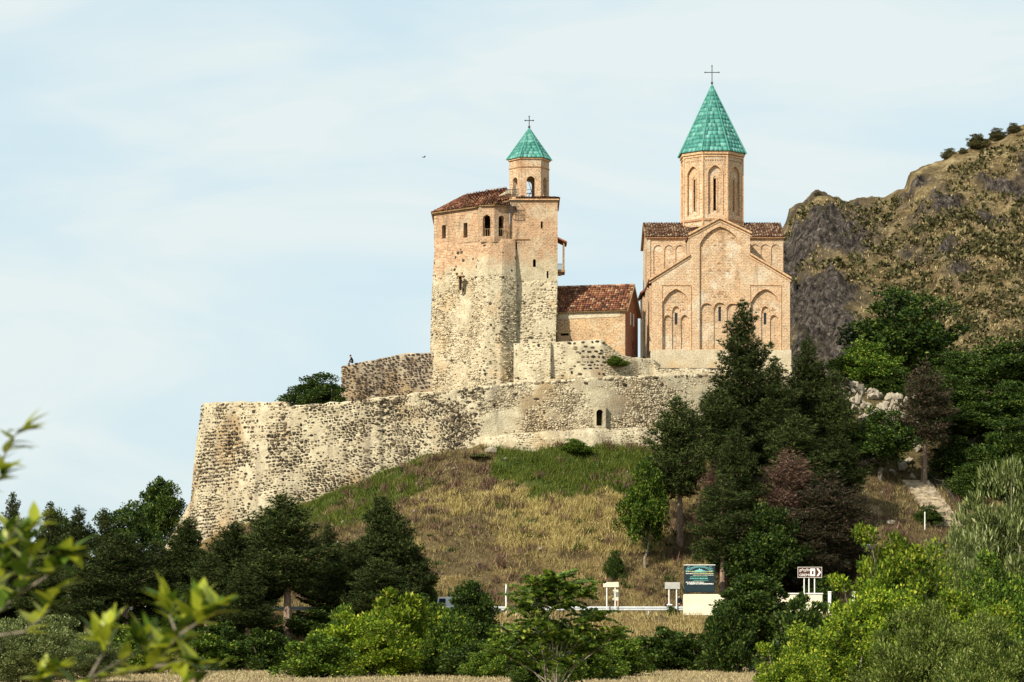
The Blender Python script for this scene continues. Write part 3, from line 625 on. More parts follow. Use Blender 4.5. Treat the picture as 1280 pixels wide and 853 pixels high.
# block B
B0 = (X_(637.5, 299), 299.0); B1 = (X_(697, 299), 299.0); wdB = B1[0] - B0[0]; zB = Z_(250.5, 299)
fb = lambda px: (X_(px, 299) - B0[0])
holes = [rect(fb(676), Z_(286, 299), fb(678.4), Z_(277, 299)), rect(fb(644), Z_(312, 299), fb(646.4), Z_(303, 299)), arch(fb(668), Z_(334, 299), .3, Z_(326, 299)), rect(fb(683.4), Z_(348, 299), fb(685.6), Z_(339, 299)),
         arch(fb(639.8), Z_(265, 299), .55, Z_(262, 299), .35)]
sxx = fb(641.2)
holes[4] = arch(fb(642), Z_(265.5, 299), .72, Z_(262, 299), .36)
zsplit = Z_(352, 299)
panel('tower_wall', B0, B1, rect(0, zsplit, wdB, zB), holes, .8, M['palace'], kp, (1, 1))
sfT = strip('tower_base', [((B0[0] + .2, 296.6, Z_(478, 297)), (B0[0] + .1, 298.97, zsplit)), ((X_(693, 296.8), 296.8, Z_(478, 297)), (B1[0] - .02, 298.97, zsplit))], M['palace'], kp, .8, .4, seed=81, topn=0)
stones('rubble_stone', sfT, M['rubble_small'], kp, .33, .2, .7, .05, 82, mask=mk_patch(19, .42, .3)); stones('dark_stone', sfT, M['rubble_black'], kp, .35, .3, .02, .08, 83)
panel('side_wall', B1, (B1[0], 308), rect(0, Z_(478, 299), 9, zB), [], .8, M['palace'], kp, (1, 1))
panel('back_wall', (B1[0], 308), (B0[0], 308), rect(0, 28, wdB, zB), [], .8, M['palace'], kp, (1, 1))
panel('side_wall', (B0[0], 308), B0, rect(0, 28, 9, zB), [], .8, M['palace'], kp, (1, 1))
panel('back_wall', (B0[0], 313), (-8.0, 313), rect(0, 28, B0[0] + 8.0, zeA), [], .8, M['palace'], kp, (0, 0))
panel('side_wall', (-7.9, 313), (A0[0], A0[1]), rect(0, ZT, math.dist((-7.9, 313), A0), zeA), [], .6, M['palace'], kp, (0, 1))
panel('side_wall', (B0[0] + .02, 313), (B0[0] + .02, 308), rect(0, 28, 5, zeA), [], .6, M['palace'], kp, (0, 0))
# roofs
e0 = Vector(W(541, 267.5, 303.0)); e0 = Vector((A0[0] - .25, A0[1] - .25, zeA + .05)); e1 = Vector((A1[0] - .1, A1[1] - .35, zeA + .12)); bk = Vector((A0[0] - .2, 313, zeA + .05))
r0 = Vector(W(581, 243.5, 305.5)); r1 = Vector(W(633, 234.5, 303.5)); ztop = r1.z
slab('roof_deck', [e0, e1, r0], .12, M['wood'], kp); slab('roof_deck', [e1, (B0[0] + .5, 298.9, Z_(250, 299)), r1, r0], .12, M['wood'], kp)
tiles('roof_tiles', e0, e1, r0, r0.lerp(r1, .02), M['tile'], kp, .27, .4, 1)
bm = Vector((B0[0] + .25, 298.9, Z_(249, 299)))
tiles('roof_tiles', e1, bm, r0, r1, M['tile'], kp, .27, .42, 2)
slab('roof_deck', [bk, e0, r0], .12, M['wood'], kp); tiles('roof_tiles', bk, e0, r0 + Vector((0, .1, 0)), r0, M['tile'], kp, .3, .42, 3)
slab('roof_deck', [(B0[0], 313, zeA), bk, r0, r1], .12, M['wood'], kp)
# bay roof: short tiled skirt
bq = [Vector((x + (-.25 if i == 0 else 0), y - .3, zeB + .02)) for i, (x, y) in enumerate(bp)]
bt = [Vector(W(600, 248, 301)), Vector(W(606, 245.5, 301.2)), Vector(W(622, 246, 301)), Vector(W(637, 251.5, 300.2))]
for i in range(3):
    slab('roof_deck', [bq[i], bq[i+1], bt[i+1], bt[i]], .1, M['wood'], kp); tiles('bay_roof_tiles', bq[i], bq[i+1], bt[i], bt[i+1], M['tile'], kp, .26, .4, 5 + i)
# gable infill between bay roof and tower (plastered triangle)
panel('gable_wall', (X_(612, 300.6), 300.6), (X_(637.4, 300.6), 300.6), [(0, Z_(252, 300.6)), (X_(637.4, 300.6) - X_(612, 300.6), Z_(252, 300.6)), (X_(637.4, 300.6) - X_(612, 300.6), Z_(238, 300.6)), (X_(634, 300.6) - X_(612, 300.6), Z_(238, 300.6))], [], .3, M['plinth'], kp)
# tower cornice
mb = MB(); mb.box(B0[0] - .1, 298.75, zB, B1[0] + .15, 308.2, zB + .12); mb.build('cornice', M['trim'], kp)
tz = zB + .14; cxT, cyT = X_(661.5, 302.4), 302.4
ztr = tz + .75
tiles('cornice_tiles', (B0[0] + .6, 298.65, tz), (B1[0] + .22, 298.65, tz), (B0[0] + .6, 300.5, tz + .35), (B1[0] - .3, 300.5, tz + .35), M['tile'], kp, .26, .42, 9)
tiles('cornice_tiles', (B1[0] + .22, 298.65, tz), (B1[0] + .22, 308.2, tz), (B1[0] - 1, 300.5, tz + .35), (B1[0] - 1, 306, tz + .35), M['tile'], kp, .3, .42, 10)
mb = MB(); mb.box(B0[0], 299.2, tz - .03, B1[0] - .2, 307.8, tz + .24); mb.build('roof_deck', M['palace'], kp)
# blind ledge, crack with stones
mb = MB(); mb.box(fb(640) + B0[0], 298.88, Z_(299.6, 299), fb(662) + B0[0], 299.05, Z_(298.6, 299)); mb.build('ledge', M['ornament'], kp)
# timber dovecote-like frame at lower left window
mb = MB(); x0, x1 = X_(571, 298.9), X_(579, 298.9)
mb.box(x0, 298.7, Z_(346, 299), x1, 299.6, Z_(345, 299)); mb.box(x0 + .2, 299.0, Z_(363, 299), x0 + .42, 299.4, Z_(346, 299)); mb.build('window_lintel', M['wood'], kp)
mb = MB(); mb.box(x0 + .25, 298.9, Z_(362, 299), x0 + .5, 299.5, Z_(346.5, 299)); mb.build('slit_shade_block', M['dark'], kp)  # solid near-black box paints the darkness inside a slit opening
# balcony on the right flank
mb = MB(); bx = B1[0]; mb.box(bx - .1, 299.4, Z_(341, 300), bx + .78, 302.2, Z_(338, 300)); mb.box(bx - .1, 299.7, Z_(345, 300), bx + .4, 300.1, Z_(341, 300)); mb.build('balcony_floor', M['wood'], kp)
for yy in (299.5, 302.1):
    mb = MB(); mb.bar((bx + .66, yy, Z_(338, 300)), (bx + .66, yy, Z_(304, 300)), .16); mb.build('balcony_post', M['wood'], kp)
mb = MB(); mb.bar((bx, 299.5, Z_(331, 300)), (bx + .7, 299.5, Z_(331, 300)), .06)
for k in range(6): mb.bar((bx + .05 + k * .12, 299.5, Z_(338, 300)), (bx + .05 + k * .12, 299.5, Z_(331, 300)), .05)
mb.bar((bx + .7, 299.5, Z_(331, 300)), (bx + .7, 302.1, Z_(331, 300)), .06); mb.build('balcony_rail', M['wood'], kp, kind='stuff')
slab('balcony_roof', [(bx - .05, 299.1, Z_(297.5, 300)), (bx - .05, 302.5, Z_(297.5, 300)), (bx + 1.0, 302.5, Z_(303.5, 300)), (bx + 1.0, 299.1, Z_(303.5, 300))], .14, M['tile'], kp)
# roof railing beside the turret
mb = MB()
for (pa, ya, yb, Yd) in ((632.5, 251, 238, 299.6), (648.5, 248.5, 237, 299.6)):
    pass
for k in range(9):
    px = 632.5 + k * 2; mb.bar(W(px, 251, 299.9), W(px, 237.5, 299.9), .045)
mb.bar(W(632.5, 237.5, 299.9), W(649, 236.5, 299.9), .07); mb.bar(W(632.5, 244, 299.9), W(649, 243, 299.9), .05)
for k in range(7):
    px = 635.5 + k * 2; mb.bar(W(px, 265, 298.2), W(px, 252, 298.2), .04)
mb.bar(W(635, 252, 298.2), W(648, 252, 298.2), .06); mb.bar(W(635, 258, 298.2), W(648, 258, 298.2), .04); mb.bar(W(635, 265, 298.2), W(648, 265, 298.2), .06)
mb.bar(W(635, 265, 298.2), W(635, 265, 299.2), .05); mb.bar(W(648, 265, 298.2), W(648, 265, 299.2), .05); mb.bar(W(635, 252, 298.2), W(635, 252, 299.2), .05); mb.bar(W(648, 252, 298.2), W(648, 252, 299.2), .05)
mb.build('iron_railing', M['iron'], kp, kind='stuff')

def polyring(c, r, n, rot): return [(c[0] + r * math.cos(rot - 2 * math.pi * k / n), c[1] + r * math.sin(rot - 2 * math.pi * k / n)) for k in range(n)]
def spire(parent, c, r, n, rot, z0, z1, rows_, seed):
    """facetted roof of separate copper sheets with ridge rolls"""
    rnd = random.Random(seed); apex = Vector((c[0], c[1], z1))
    for k in range(n):
        a0 = rot - 2 * math.pi * k / n; a1 = rot - 2 * math.pi * (k + 1) / n
        p0 = Vector((c[0] + r * math.cos(a0), c[1] + r * math.sin(a0), z0)); p1 = Vector((c[0] + r * math.cos(a1), c[1] + r * math.sin(a1), z0))
        nn = (p1 - p0).cross(apex - p0).normalized()
        if nn.dot(p0 - Vector((c[0], c[1], z0))) < 0: nn = -nn
        mb = MB(); mb.add([p0, p1, apex], [(0, 1, 2)]); face = mb.build('roof_face', M['copper'], parent)
        V = []; F = []
        for i in range(rows_):
            t0 = i / rows_; t1 = (i + 1) / rows_ * .999; wd = (p1 - p0).length * (1 - t0); m_ = max(1, int(round(wd / .5))); sh = rnd.random() * .5
            cuts = [0] + [min(1, max(0, (j + sh) / m_)) for j in range(1 if sh > 0.08 else 1, m_)] + [1]; cuts = sorted(set(cuts))
            for u0, u1 in zip(cuts[:-1], cuts[1:]):
                e = rnd.uniform(.010, .022); b = len(V)
                q = [p0.lerp(apex, t0).lerp(p1.lerp(apex, t0), u0), p0.lerp(apex, t0).lerp(p1.lerp(apex, t0), u1), p0.lerp(apex, t1).lerp(p1.lerp(apex, t1), u1), p0.lerp(apex, t1).lerp(p1.lerp(apex, t1), u0)]
                ctr = (q[0] + q[1] + q[2] + q[3]) / 4
                q = [ctr + (v - ctr) * .985 for v in q]
                V += [v + nn * e for v in q] + [v - nn * .01 for v in q]
                F += [(b, b+1, b+2, b+3), (b, b+4, b+5, b+1), (b+1, b+5, b+6, b+2), (b+3, b+2, b+6, b+7), (b, b+3, b+7, b+4)]
        link('copper_sheets', npmesh('copper_sheets', np.array([tuple(v) for v in V]), np.array(F)), M['copper'], face, kind='stuff')
        mb = MB(); mb.tube([p0 + (p0 - Vector((c[0], c[1], z0))) * .015, apex], [.085, .05], 5); mb.build('ridge_roll', M['copper'], parent)
def cross(parent, c, z0, h, w, m='iron'):
    mb = MB(); mb.tube([(c[0], c[1], z0 - .3), (c[0], c[1], z0 + h)], .05, 6); mb.tube([(c[0] - w/2, c[1], z0 + h * .62), (c[0] + w/2, c[1], z0 + h * .62)], .045, 6)
    for q in ((c[0] - w/2, z0 + h * .62), (c[0] + w/2, z0 + h * .62), (c[0], z0 + h)): mb.ring([(.02, -.09), (.09, 0), (.02, .09)], (q[0], c[1], q[1]), 6)
    mb.ring([(.05, -.15), (.15, 0), (.05, .15)], (c[0], c[1], z0), 8); mb.build('cross', M[m], parent)

# bell turret (hexagonal, open arches)
bt_ = thing('bell_turret', 'six sided open brick belfry with green copper spire on the keep', 'tower', (cxT, cyT, tz))
n = 6; rr = X_(666 + 20.5, 302.4) - X_(661.5, 302.4); rot0 = R(-120 + 180 + 0)
vt = polyring((cxT, cyT), rr, 6, R(240 + 5)); zt0 = tz + .2; zt1 = Z_(201, 302.4)
for k in range(6):
    # polyring runs clockwise from above, outside faces need left->right order seen from outside: use reversed pairs
    a, b = vt[(k + 1) % 6], vt[k]
    wd = math.dist(a, b); zs = Z_(229, 302.4)
    panel('belfry_wall', a, b, rect(0, zt0, wd, zt1), [arch(wd / 2, zt0 + .25, .86, zs, .43)], .42, M['church'], bt_, (math.tan(R(30)),) * 2)
def poly_band(name, parent, c, r, n, rot, z0, z1, m):
    mb = MB(); mb.ring([(r, z0), (r, z1)], (c[0], c[1], 0), n, rot); return mb.build(name, m, parent)
poly_band('cornice', bt_, (cxT, cyT), rr + .08, 6, R(245), zt1 - .95, zt1 - .86, M['ornament']) if False else None
def hollow_band(name, parent, c, r, n, rot, z0, z1, th, m):
    mb = MB(); mb_v = []; mb_f = []
    for (q, z) in ((r, z0), (r, z1), (r - th, z1), (r - th, z0)):
        for k in range(n): a = rot + 2 * math.pi * k / n; mb_v.append((c[0] + q * math.cos(a), c[1] + q * math.sin(a), z))
    for i in range(4):
        for k in range(n): mb_f.append((i*n+k, i*n+(k+1) % n, ((i+1) % 4)*n+(k+1) % n, ((i+1) % 4)*n+k))
    mb.add(mb_v, mb_f); return mb.build(name, m, parent)
hollow_band('cornice', bt_, (cxT, cyT), rr + .07, 6, R(245), Z_(212.6, 302.4), Z_(211.2, 302.4), .2, M['ornament'])
hollow_band('cornice', bt_, (cxT, cyT), rr + .16, 6, R(245), zt1 - .12, zt1 + .03, .3, M['trim'])
spire(bt_, (cxT, cyT), rr + .28, 6, R(245), zt1 + .03, Z_(160, 302.4), 10, 3); cross(bt_, (cxT, cyT), Z_(159, 302.4), 1.1, .85)
mb = MB(); zr = zt0 + .3
for k in range(6):
    a, b = Vector((*polyring((cxT, cyT), rr - .5, 6, R(245))[k], zr + .75)), Vector((*polyring((cxT, cyT), rr - .5, 6, R(245))[(k + 1) % 6], zr + .75))
    mb.bar(a, b, .05); mb.bar(a - Vector((0, 0, .35)), b - Vector((0, 0, .35)), .04)
mb.bar((cxT + .5, cyT, zr), (cxT - .1, cyT, zr + 1.9), .05); mb.bar((cxT - .2, cyT - .2, zr), (cxT + .5, cyT + .3, zr + 1.3), .05); mb.build('railing', M['iron'], bt_, kind='stuff')
mb = MB(); mb.ring([(.40, 0), (.33, .12), (.22, .4), (.16, .52), (.03, .58)], (cxT - .15, cyT, zt1 - 1.3), 12); mb.build('bell', M['iron'], bt_, smooth=True)
mb = MB(); mb.box(cxT - rr * .7, cyT - .08, zt1 - .72, cxT + rr * .7, cyT + .08, zt1 - .58); mb.build('beam', M['wood'], bt_)
fix(kp); fix(bt_)

# ================================================================== small house
RZ = R(-14)
hs = thing('small_house', 'low brick house with a dark red tiled gable roof between keep and church', 'house', (X_(781.5, 298.5), 298.5, Z_(452, 298.5)))
h0 = Vector((X_(781.5, 298.5), 298.5, 0)); du = Vector((math.cos(RZ), math.sin(RZ), 0)); dn = Vector((-du.y, du.x, 0))
Lh = 8.3; Dh = 6.6; ze = Z_(388.5, 298.5); zf = Z_(455, 298.5); zrg = Z_(357.5, 302)
hA = h0 - du * Lh; hB = h0; hC = h0 + dn * Dh; hD = hA + dn * Dh
panel('front_wall', hA, hB, rect(0, zf, Lh, ze), [rect(Lh - 2.9 - 4.0, Z_(418.5, 299), Lh - 2.9 - 3.1, Z_(415.5, 299))], .5, M['house'], hs, (1, 1))
mb = MB(); q0 = hA + du * .5 - dn * .04; q1 = hB - du * .5 - dn * .04
mb.add([(*q0.xy, Z_(398, 299)), (*q1.xy, Z_(396.5, 299)), (*q1.xy, Z_(389.5, 299)), (*q0.xy, Z_(389.5, 299))] + [(*(q0 + dn * .1).xy, Z_(398, 299)), (*(q1 + dn * .1).xy, Z_(396.5, 299)), (*(q1 + dn * .1).xy, Z_(389.5, 299)), (*(q0 + dn * .1).xy, Z_(389.5, 299))], [(0,1,2,3), (0,4,5,1), (1,5,6,2), (3,2,6,7), (0,3,7,4)])
mb.build('plaster_band', M['plinth'], hs)
panel('gable_wall', hB, hC, [(0, zf), (Dh, zf), (Dh, ze), (Dh / 2, zrg - .15), (0, ze)], [arch(Dh * .62, zf + .3, .9, zf + 2.3), rect(Dh * .38, ze - 1.2, Dh * .38 + .5, ze + .1), rect(Dh * .62, ze - 1.2, Dh * .62 + .5, ze + .1)], .5, M['house_gable_shade'], hs, (1, 1))
panel('back_wall', hC, hD, rect(0, zf, Lh, ze), [], .5, M['house'], hs, (1, 1)); panel('gable_wall', hD, hA, [(0, zf), (Dh, zf), (Dh, ze), (Dh / 2, zrg - .15), (0, ze)], [], .5, M['house'], hs, (1, 1))
for t_, (zz) in ((Dh * .38 + .25, ze - 1.2), (Dh * .62 + .25, ze - 1.2)):
    q = hB + dn * t_; mb = MB(); mb.bar((q.x, q.y, zz), (q.x, q.y, zz + 1.3), .1); mb.build('window_frame', M['sign_white'], hs)
up = Vector((0, 0, 1)); rA = hA + dn * (Dh / 2) - du * .1; rB = hB + dn * (Dh / 2) + du * .3
def at(v, z): return Vector((v.x, v.y, z))
fl = at(hA - dn * .35 - du * .1, ze - .02); fr = at(hB - dn * .35 + du * .3, ze - .02); bl = at(hD + dn * .35 - du * .1, ze - .02); br = at(hC + dn * .35 + du * .3, ze - .02)
slab('roof_deck', [fl, fr, at(rB, zrg), at(rA, zrg)], .1, M['wood'], hs); slab('roof_deck', [br, bl, at(rA, zrg), at(rB, zrg)], .1, M['wood'], hs)
tiles('roof_tiles', fl, fr, at(rA, zrg), at(rB, zrg), M['tile'], hs, .27, .4, 21); tiles('roof_tiles', br, bl, at(rB, zrg), at(rA, zrg), M['tile'], hs, .27, .4, 22)
mb = MB()
nrt = 18
for k in range(nrt):
    a = at(rA, zrg + .05).lerp(at(rB, zrg + .05), k / nrt); b = at(rA, zrg + .05).lerp(at(rB, zrg + .05), (k + 1.1) / nrt); mb.tube([a, b], [.16, .12], 6)
mb.build('ridge_tiles', M['tile_pale'], hs, kind='stuff')
mb = MB(); mb.bar(fr + du * .02 - up * .08, at(rB, zrg - .08) + du * .02, .06, .22); mb.bar(br + du * .02 - up * .08, at(rB, zrg - .08) + du * .02, .06, .22); mb.build('verge_board', M['wood'], hs)
hs.location = (0, 0, 0); hs.location = (h0.x, h0.y, zf); fix(hs)

# ================================================================== church
ch = thing('brick_church', 'tall pale orange brick church with blind arches and a green spired dome', 'church', (X_(901, 300), 300, 30.4))
YC = 300.0
FX = lambda px: X_(px, YC); FZ = lambda y: Z_(y, YC); c0 = (FX(815), YC); c1 = (FX(987.5), YC); wC = c1[0] - c0[0]; fs = lambda px: FX(px) - c0[0]
outl = [(0, FZ(438)), (wC, FZ(438)), (wC, FZ(348)), (fs(937.5), FZ(318.5)), (fs(937.5), FZ(291)), (fs(899.5), FZ(273)), (fs(862), FZ(293)), (fs(862), FZ(319)), (0, FZ(350))]
bigA = arch(fs(900), FZ(437.2), fs(925.5) - fs(874.5), FZ(305), FZ(283) - FZ(305), 10, True)
def sideA(px0, px1): return arch((fs(px0) + fs(px1)) / 2, FZ(437.2), fs(px1) - fs(px0), FZ(377), FZ(361) - FZ(377), 8, True)
sL, sR = sideA(828.5, 862), sideA(939, 974.5)
midA = rect(fs(874.5), FZ(437.2), fs(925.5), FZ(377.5))
panel('facade_wall', c0, c1, outl, [bigA, sL, sR], .2, M['church'], ch)
small = []
for a, b, top in ((876, 891.3, 378.6), (892.3, 907.5, 377.8), (908.5, 924, 379)): small.append(arch(fs((a + b) / 2), FZ(436.5), fs(b) - fs(a), FZ(385), FZ(top) - FZ(385), 6, False))
for o_ in (845.2, 956.7):
    for dx, ww, tp, sp in ((-10.6, 9.6, 393.5, 398), (0, 13.5, 382.5, 389), (10.6, 9.6, 393.5, 398)):
        small.append(arch(fs(o_ + dx), FZ(436.5), ww / 12 - .04, FZ(sp), (sp - tp) / 12, 6, False)) if dx else small.append(arch(fs(o_), FZ(436.5), .82, FZ(sp), (sp - tp) / 12, 6, False))
outl2 = [(0.05, FZ(438)), (wC - .05, FZ(438)), (wC - .05, FZ(349)), (fs(937), FZ(319.5)), (fs(937), FZ(292)), (fs(899.5), FZ(274)), (fs(862.5), FZ(294)), (fs(862.5), FZ(320)), (0.05, FZ(351))]
panel('recessed_wall', (c0[0], YC + .21), (c1[0], YC + .21), outl2, small, .12, M['church_deep'], ch)
slits = [rect(fs(px) - .15, FZ(y1), fs(px) + .15, FZ(y0)) for px, y0, y1 in ((900, 383, 401.5), (845.4, 391, 405.5), (956.7, 391, 405.5))]
panel('inner_wall', (c0[0], YC + .34), (c1[0], YC + .34), [(a + (.02 if a < 1 else -.02 if a > wC - 1 else 0), b - .02) for a, b in outl2], slits, .5, M['church'], ch)
# plinth
mb = MB(); mb.box(c0[0] - .12, YC - .14, FZ(462), c1[0] + .12, YC + 21, FZ(438) + .02); mb.build('plinth', M['plinth'], ch)
# body behind
mb = MB(); k = len(outl2); yb0, yb1 = YC + 1.2, YC + 20.5
side = [(c0[0] + a, b) for a, b in outl2]
mb.add([(a, yb0, b) for a, b in side] + [(a, yb1, b) for a, b in side], [tuple(range(k, 2 * k))] + [(i, i + k, (i + 1) % k + k, (i + 1) % k) for i in range(k)])
mb.build('body_wall', M['church'], ch)
for xs_ in (c0[0], c1[0] - .6):
    mb = MB(); mb.box(xs_ + .004, YC + .83, FZ(438), xs_ + .6, YC + 1.25, FZ(351.5)); mb.build('corner_wall', M['church'], ch)
# side pilasters on the visible left flank
for yy in (0.9, 3.4, 6.2, 9.5, 13, 17):
    mb = MB(); mb.box(c0[0] - .22, YC + yy, FZ(438), c0[0] + .05, YC + yy + .7, FZ(356)); mb.build('pilaster', M['church'], ch)
u = Vector((1, 0, 0)); nrm = Vector((0, -1, 0)); PC = Vector((c0[0], YC, 0))
for pts in ([(fs(811.5), FZ(350)), (fs(862), FZ(318.5))], [(fs(937.5), FZ(317.5)), (fs(989), FZ(348))], [(fs(860.5), FZ(293.5)), (fs(899.5), FZ(272.5))], [(fs(899.5), FZ(272.5)), (fs(939.5), FZ(291.5))]):
    for off, d_, fr_ in ((0, .22, .16), (-.34, .1, .07)):
        mb = MB(); rail_path(mb, [(a, b + off) for a, b in pts], PC, u, nrm, fr_ - .1, .17 if off == 0 else .1, d_ + .12); mb.build('gable_cornice', M['trim'], ch)
for poly in (bigA, sL, sR):
    mb = MB(); rail_path(mb, poly[2:], PC, u, nrm, 0.02, .10, .12); mb.build('arch_moulding', M['trim'], ch)
for a, b in ((827, 863.5), (937.5, 976)):
    mb = MB(); rail_path(mb, [(fs(a), FZ(438)), (fs(a), FZ(356.5)), (fs(b), FZ(356.5)), (fs(b), FZ(438))], PC, u, nrm, .03, .09, .1); mb.build('frame_moulding', M['trim'], ch)
PR = PC + Vector((0, .2, 0))
for poly in small:
    mb = MB(); rail_path(mb, poly[2:], PR, u, nrm, .02, .07, .1); mb.build('arcade_moulding', M['trim'], ch)
for (px, y, s_) in [(889, 291, 2.2), (900, 288, 3), (911, 291, 2.2), (884, 297, 1.6), (916, 297, 1.6), (894, 306, 1.8), (906, 306, 1.8), (900, 301, 2.2), (900, 365, 4), (893, 370, 2.5), (907, 370, 2.5), (888, 337, 3), (899, 337, 2.5), (910, 338, 2.6), (899, 328, 3.2), (836, 386, 2.5), (854, 386, 2.5), (948, 386, 2.5), (966, 386, 2.5)]:
    mb = MB(); sc_ = s_ / 12; yy = YC + .17
    a, b = FX(px), FZ(y); mb.add([(a - sc_, yy, b - sc_ * .6), (a + sc_, yy, b - sc_ * .6), (a, yy, b + sc_ * .8), (a - sc_, yy + .08, b - sc_ * .6), (a + sc_, yy + .08, b - sc_ * .6), (a, yy + .08, b + sc_ * .8)], [(0,1,2), (0,3,4,1), (1,4,5,2), (2,5,3,0)])
    mb.build('brick_ornament', M['ornament'], ch)
for px, y0, y1 in ((900, 383, 401.5), (845.4, 391, 405.5), (956.7, 391, 405.5)):
    mb = MB(); mb.box(FX(px) - .13, YC + .6, FZ(y1), FX(px) + .13, YC + .64, FZ(y0)); mb.build('window', M['glass'], ch)
# roofs of aisles and nave
slab('aisle_roof', [(FX(811), YC - .12, FZ(348.5)), (FX(862), YC - .12, FZ(317)), (FX(862), YC + 20.8, FZ(317)), (FX(811), YC + 20.8, FZ(348.5))], .14, M['tile_pale'], ch)
slab('aisle_roof', [(FX(937.5), YC - .12, FZ(316)), (FX(989.5), YC - .12, FZ(346.5)), (FX(989.5), YC + 20.8, FZ(346.5)), (FX(937.5), YC + 20.8, FZ(316))], .14, M['tile_pale'], ch)
slab('nave_roof', [(FX(860), YC - .15, FZ(292)), (FX(899.5), YC - .15, FZ(271)), (FX(899.5), YC + 20.8, FZ(271)), (FX(860), YC + 20.8, FZ(292))], .14, M['tile_pale'], ch)
slab('nave_roof', [(FX(899.5), YC - .15, FZ(271)), (FX(939.5), YC - .15, FZ(290)), (FX(939.5), YC + 20.8, FZ(290)), (FX(899.5), YC + 20.8, FZ(271))], .14, M['tile_pale'], ch)
# transept
Y1, Y2 = 306.0, 316.0; tx0, tx1 = X_(809, Y1), X_(979, Y1); zte = Z_(297, Y1); ztg = Z_(279.5, 311)
tw = tx1 - tx0
def tarch(px, w_, top): return arch(X_(px, Y1) - tx0, Z_(343, Y1), w_, Z_(top + 6, Y1), 6 / 11.76 * .9, 5)
th_ = [tarch(p, .95, 306) for p in (822.5, 836, 850)] + [tarch(p, .95, 305) for p in (943.5, 956.5, 969.5)]
panel('transept_wall', (tx0, Y1), (tx1, Y1), rect(0, Z_(362, Y1), tw, zte), th_, .1, M['church'], ch)
mb = MB(); mb.box(tx0 + .02, Y1 + .11, Z_(452, Y1), tx1 - .02, Y2, zte - .02); mb.build('transept_wall', M['church_deep'], ch)
mb = MB(); mb.add([(tx0 + .03, Y1 + .2, zte - .05), (tx0 + .03, Y2, zte - .05), (tx0 + .03, 311, ztg - .1), (tx1 - .03, Y1 + .2, zte - .05), (tx1 - .03, Y2, zte - .05), (tx1 - .03, 311, ztg - .1)], [(0,2,1), (3,4,5), (0,3,5,2), (1,2,5,4)]); mb.build('transept_gable', M['church'], ch)
for (ya, yb) in ((Y1 - .3, 311), (Y2 + .3, 311)):
    slab('roof_deck', [(tx0 - .25, ya, zte - .02), (tx1 + .2, ya, zte - .02), (tx1 + .2, yb, ztg), (tx0 - .25, yb, ztg)], .1, M['ornament'], ch)
    tiles('roof_tiles', (tx0 - .25, ya, zte), (tx1 + .2, ya, zte), (tx0 - .25, yb, ztg + .02), (tx1 + .2, yb, ztg + .02), M['tile_pale'], ch, .27, .45, 31)
mb = MB(); mb.box(tx0 - .08, Y1 - .1, zte - .2, tx1 + .08, Y1 + .1, zte - .06); mb.build('transept_cornice', M['trim'], ch)
for px in (809.6, 854.5): 
    mb = MB(); mb.box(X_(px, Y1), Y1 - .1, Z_(362, Y1), X_(px, Y1) + .28, Y1 + .05, zte - .22); mb.build('pilaster', M['church'], ch)
# side porch seen past the left flank
mb = MB(); mb.box(X_(803.5, 312), 311, Z_(447, 312), X_(812, 312), 318, Z_(371, 312)); mb.build('porch_wall', M['church_deep'], ch)
slab('porch_roof', [(X_(800, 311), 310.6, Z_(366, 311)), (X_(812, 311), 310.6, Z_(356, 311)), (X_(812, 311), 318.5, Z_(356, 311)), (X_(800, 311), 318.5, Z_(366, 311))], .18, M['tile'], ch)
# drum
dc = (X_(890, 311), 311.0); dR = X_(890 + 39.8, 311) - dc[0]; zd0 = Z_(288, 311); zd1 = Z_(191, 308)
dv = polyring(dc, dR, 8, R(22.5 + 2)); taN = math.tan(R(22.5)); zz = lambda y: Z_(y, 308)
for k in range(8):
    a, b = dv[(k + 1) % 8], dv[k]; wd = math.dist(a, b)
    poly = arch(wd / 2, zz(268), 1.62, zz(216.5), (216.5 - 206.5) / 11.7, 7, True)
    f1 = panel('drum_wall', a, b, rect(0, zd0, wd, zd1), [poly], .2, M['church'], ch, (taN, taN))
    un = (Vector((*b, 0)) - Vector((*a, 0))).normalized(); nn = Vector((un.y, -un.x, 0)); a2 = Vector((*a, 0)) - nn * .205 + un * .09; b2 = Vector((*b, 0)) - nn * .205 - un * .09
    wd2 = (b2 - a2).length
    panel('drum_recess', (a2.x, a2.y), (b2.x, b2.y), rect(0, zd0, wd2, zd1), [rect(wd2 / 2 - .13, zz(263.5), wd2 / 2 + .13, zz(223))], .35, M['church_deep'], ch, (taN, taN))
    mb = MB(); A_ = Vector((*a, 0))
    rail_path(mb, poly[1:] , A_, un, nn, .02, .09, .12); rail_path(mb, [(wd/2 - .81, zz(268)), (wd/2 - .81, zz(216.5))], A_, un, nn, .02, .09, .12)
    fr = mb.build('arch_moulding', M['trim'], ch)
    mb = MB(); rail_path(mb, [(wd/2 - .24, zz(264)), (wd/2 - .24, zz(222)), (wd/2, zz(219)), (wd/2 + .24, zz(222)), (wd/2 + .24, zz(264))], A_ - nn * .2, un, nn, .02, .08, .1); mb.build('window_frame', M['trim'], ch)
    mb = MB()
    for j in range(9): p = A_ + un * (.3 + j * (wd - .6) / 8) + Vector((0, 0, zz(201))); mb.bar(p, p + Vector((0, 0, .12)), .12, .1, up=tuple(nn))
    mb.build('dentil_row', M['ornament'], ch, kind='stuff')
    mb = MB(); mb.tube([A_ + Vector((0, 0, zd0)), A_ + Vector((0, 0, zd1))], .12, 6); mb.build('corner_shaft', M['trim'], ch)
hollow_band('drum_cornice', ch, dc, dR + .10, 8, R(24.5), zz(196), zz(194), .3, M['trim']); hollow_band('drum_cornice', ch, dc, dR + .22, 8, R(24.5), zz(193), zz(189.5), .5, M['trim'])
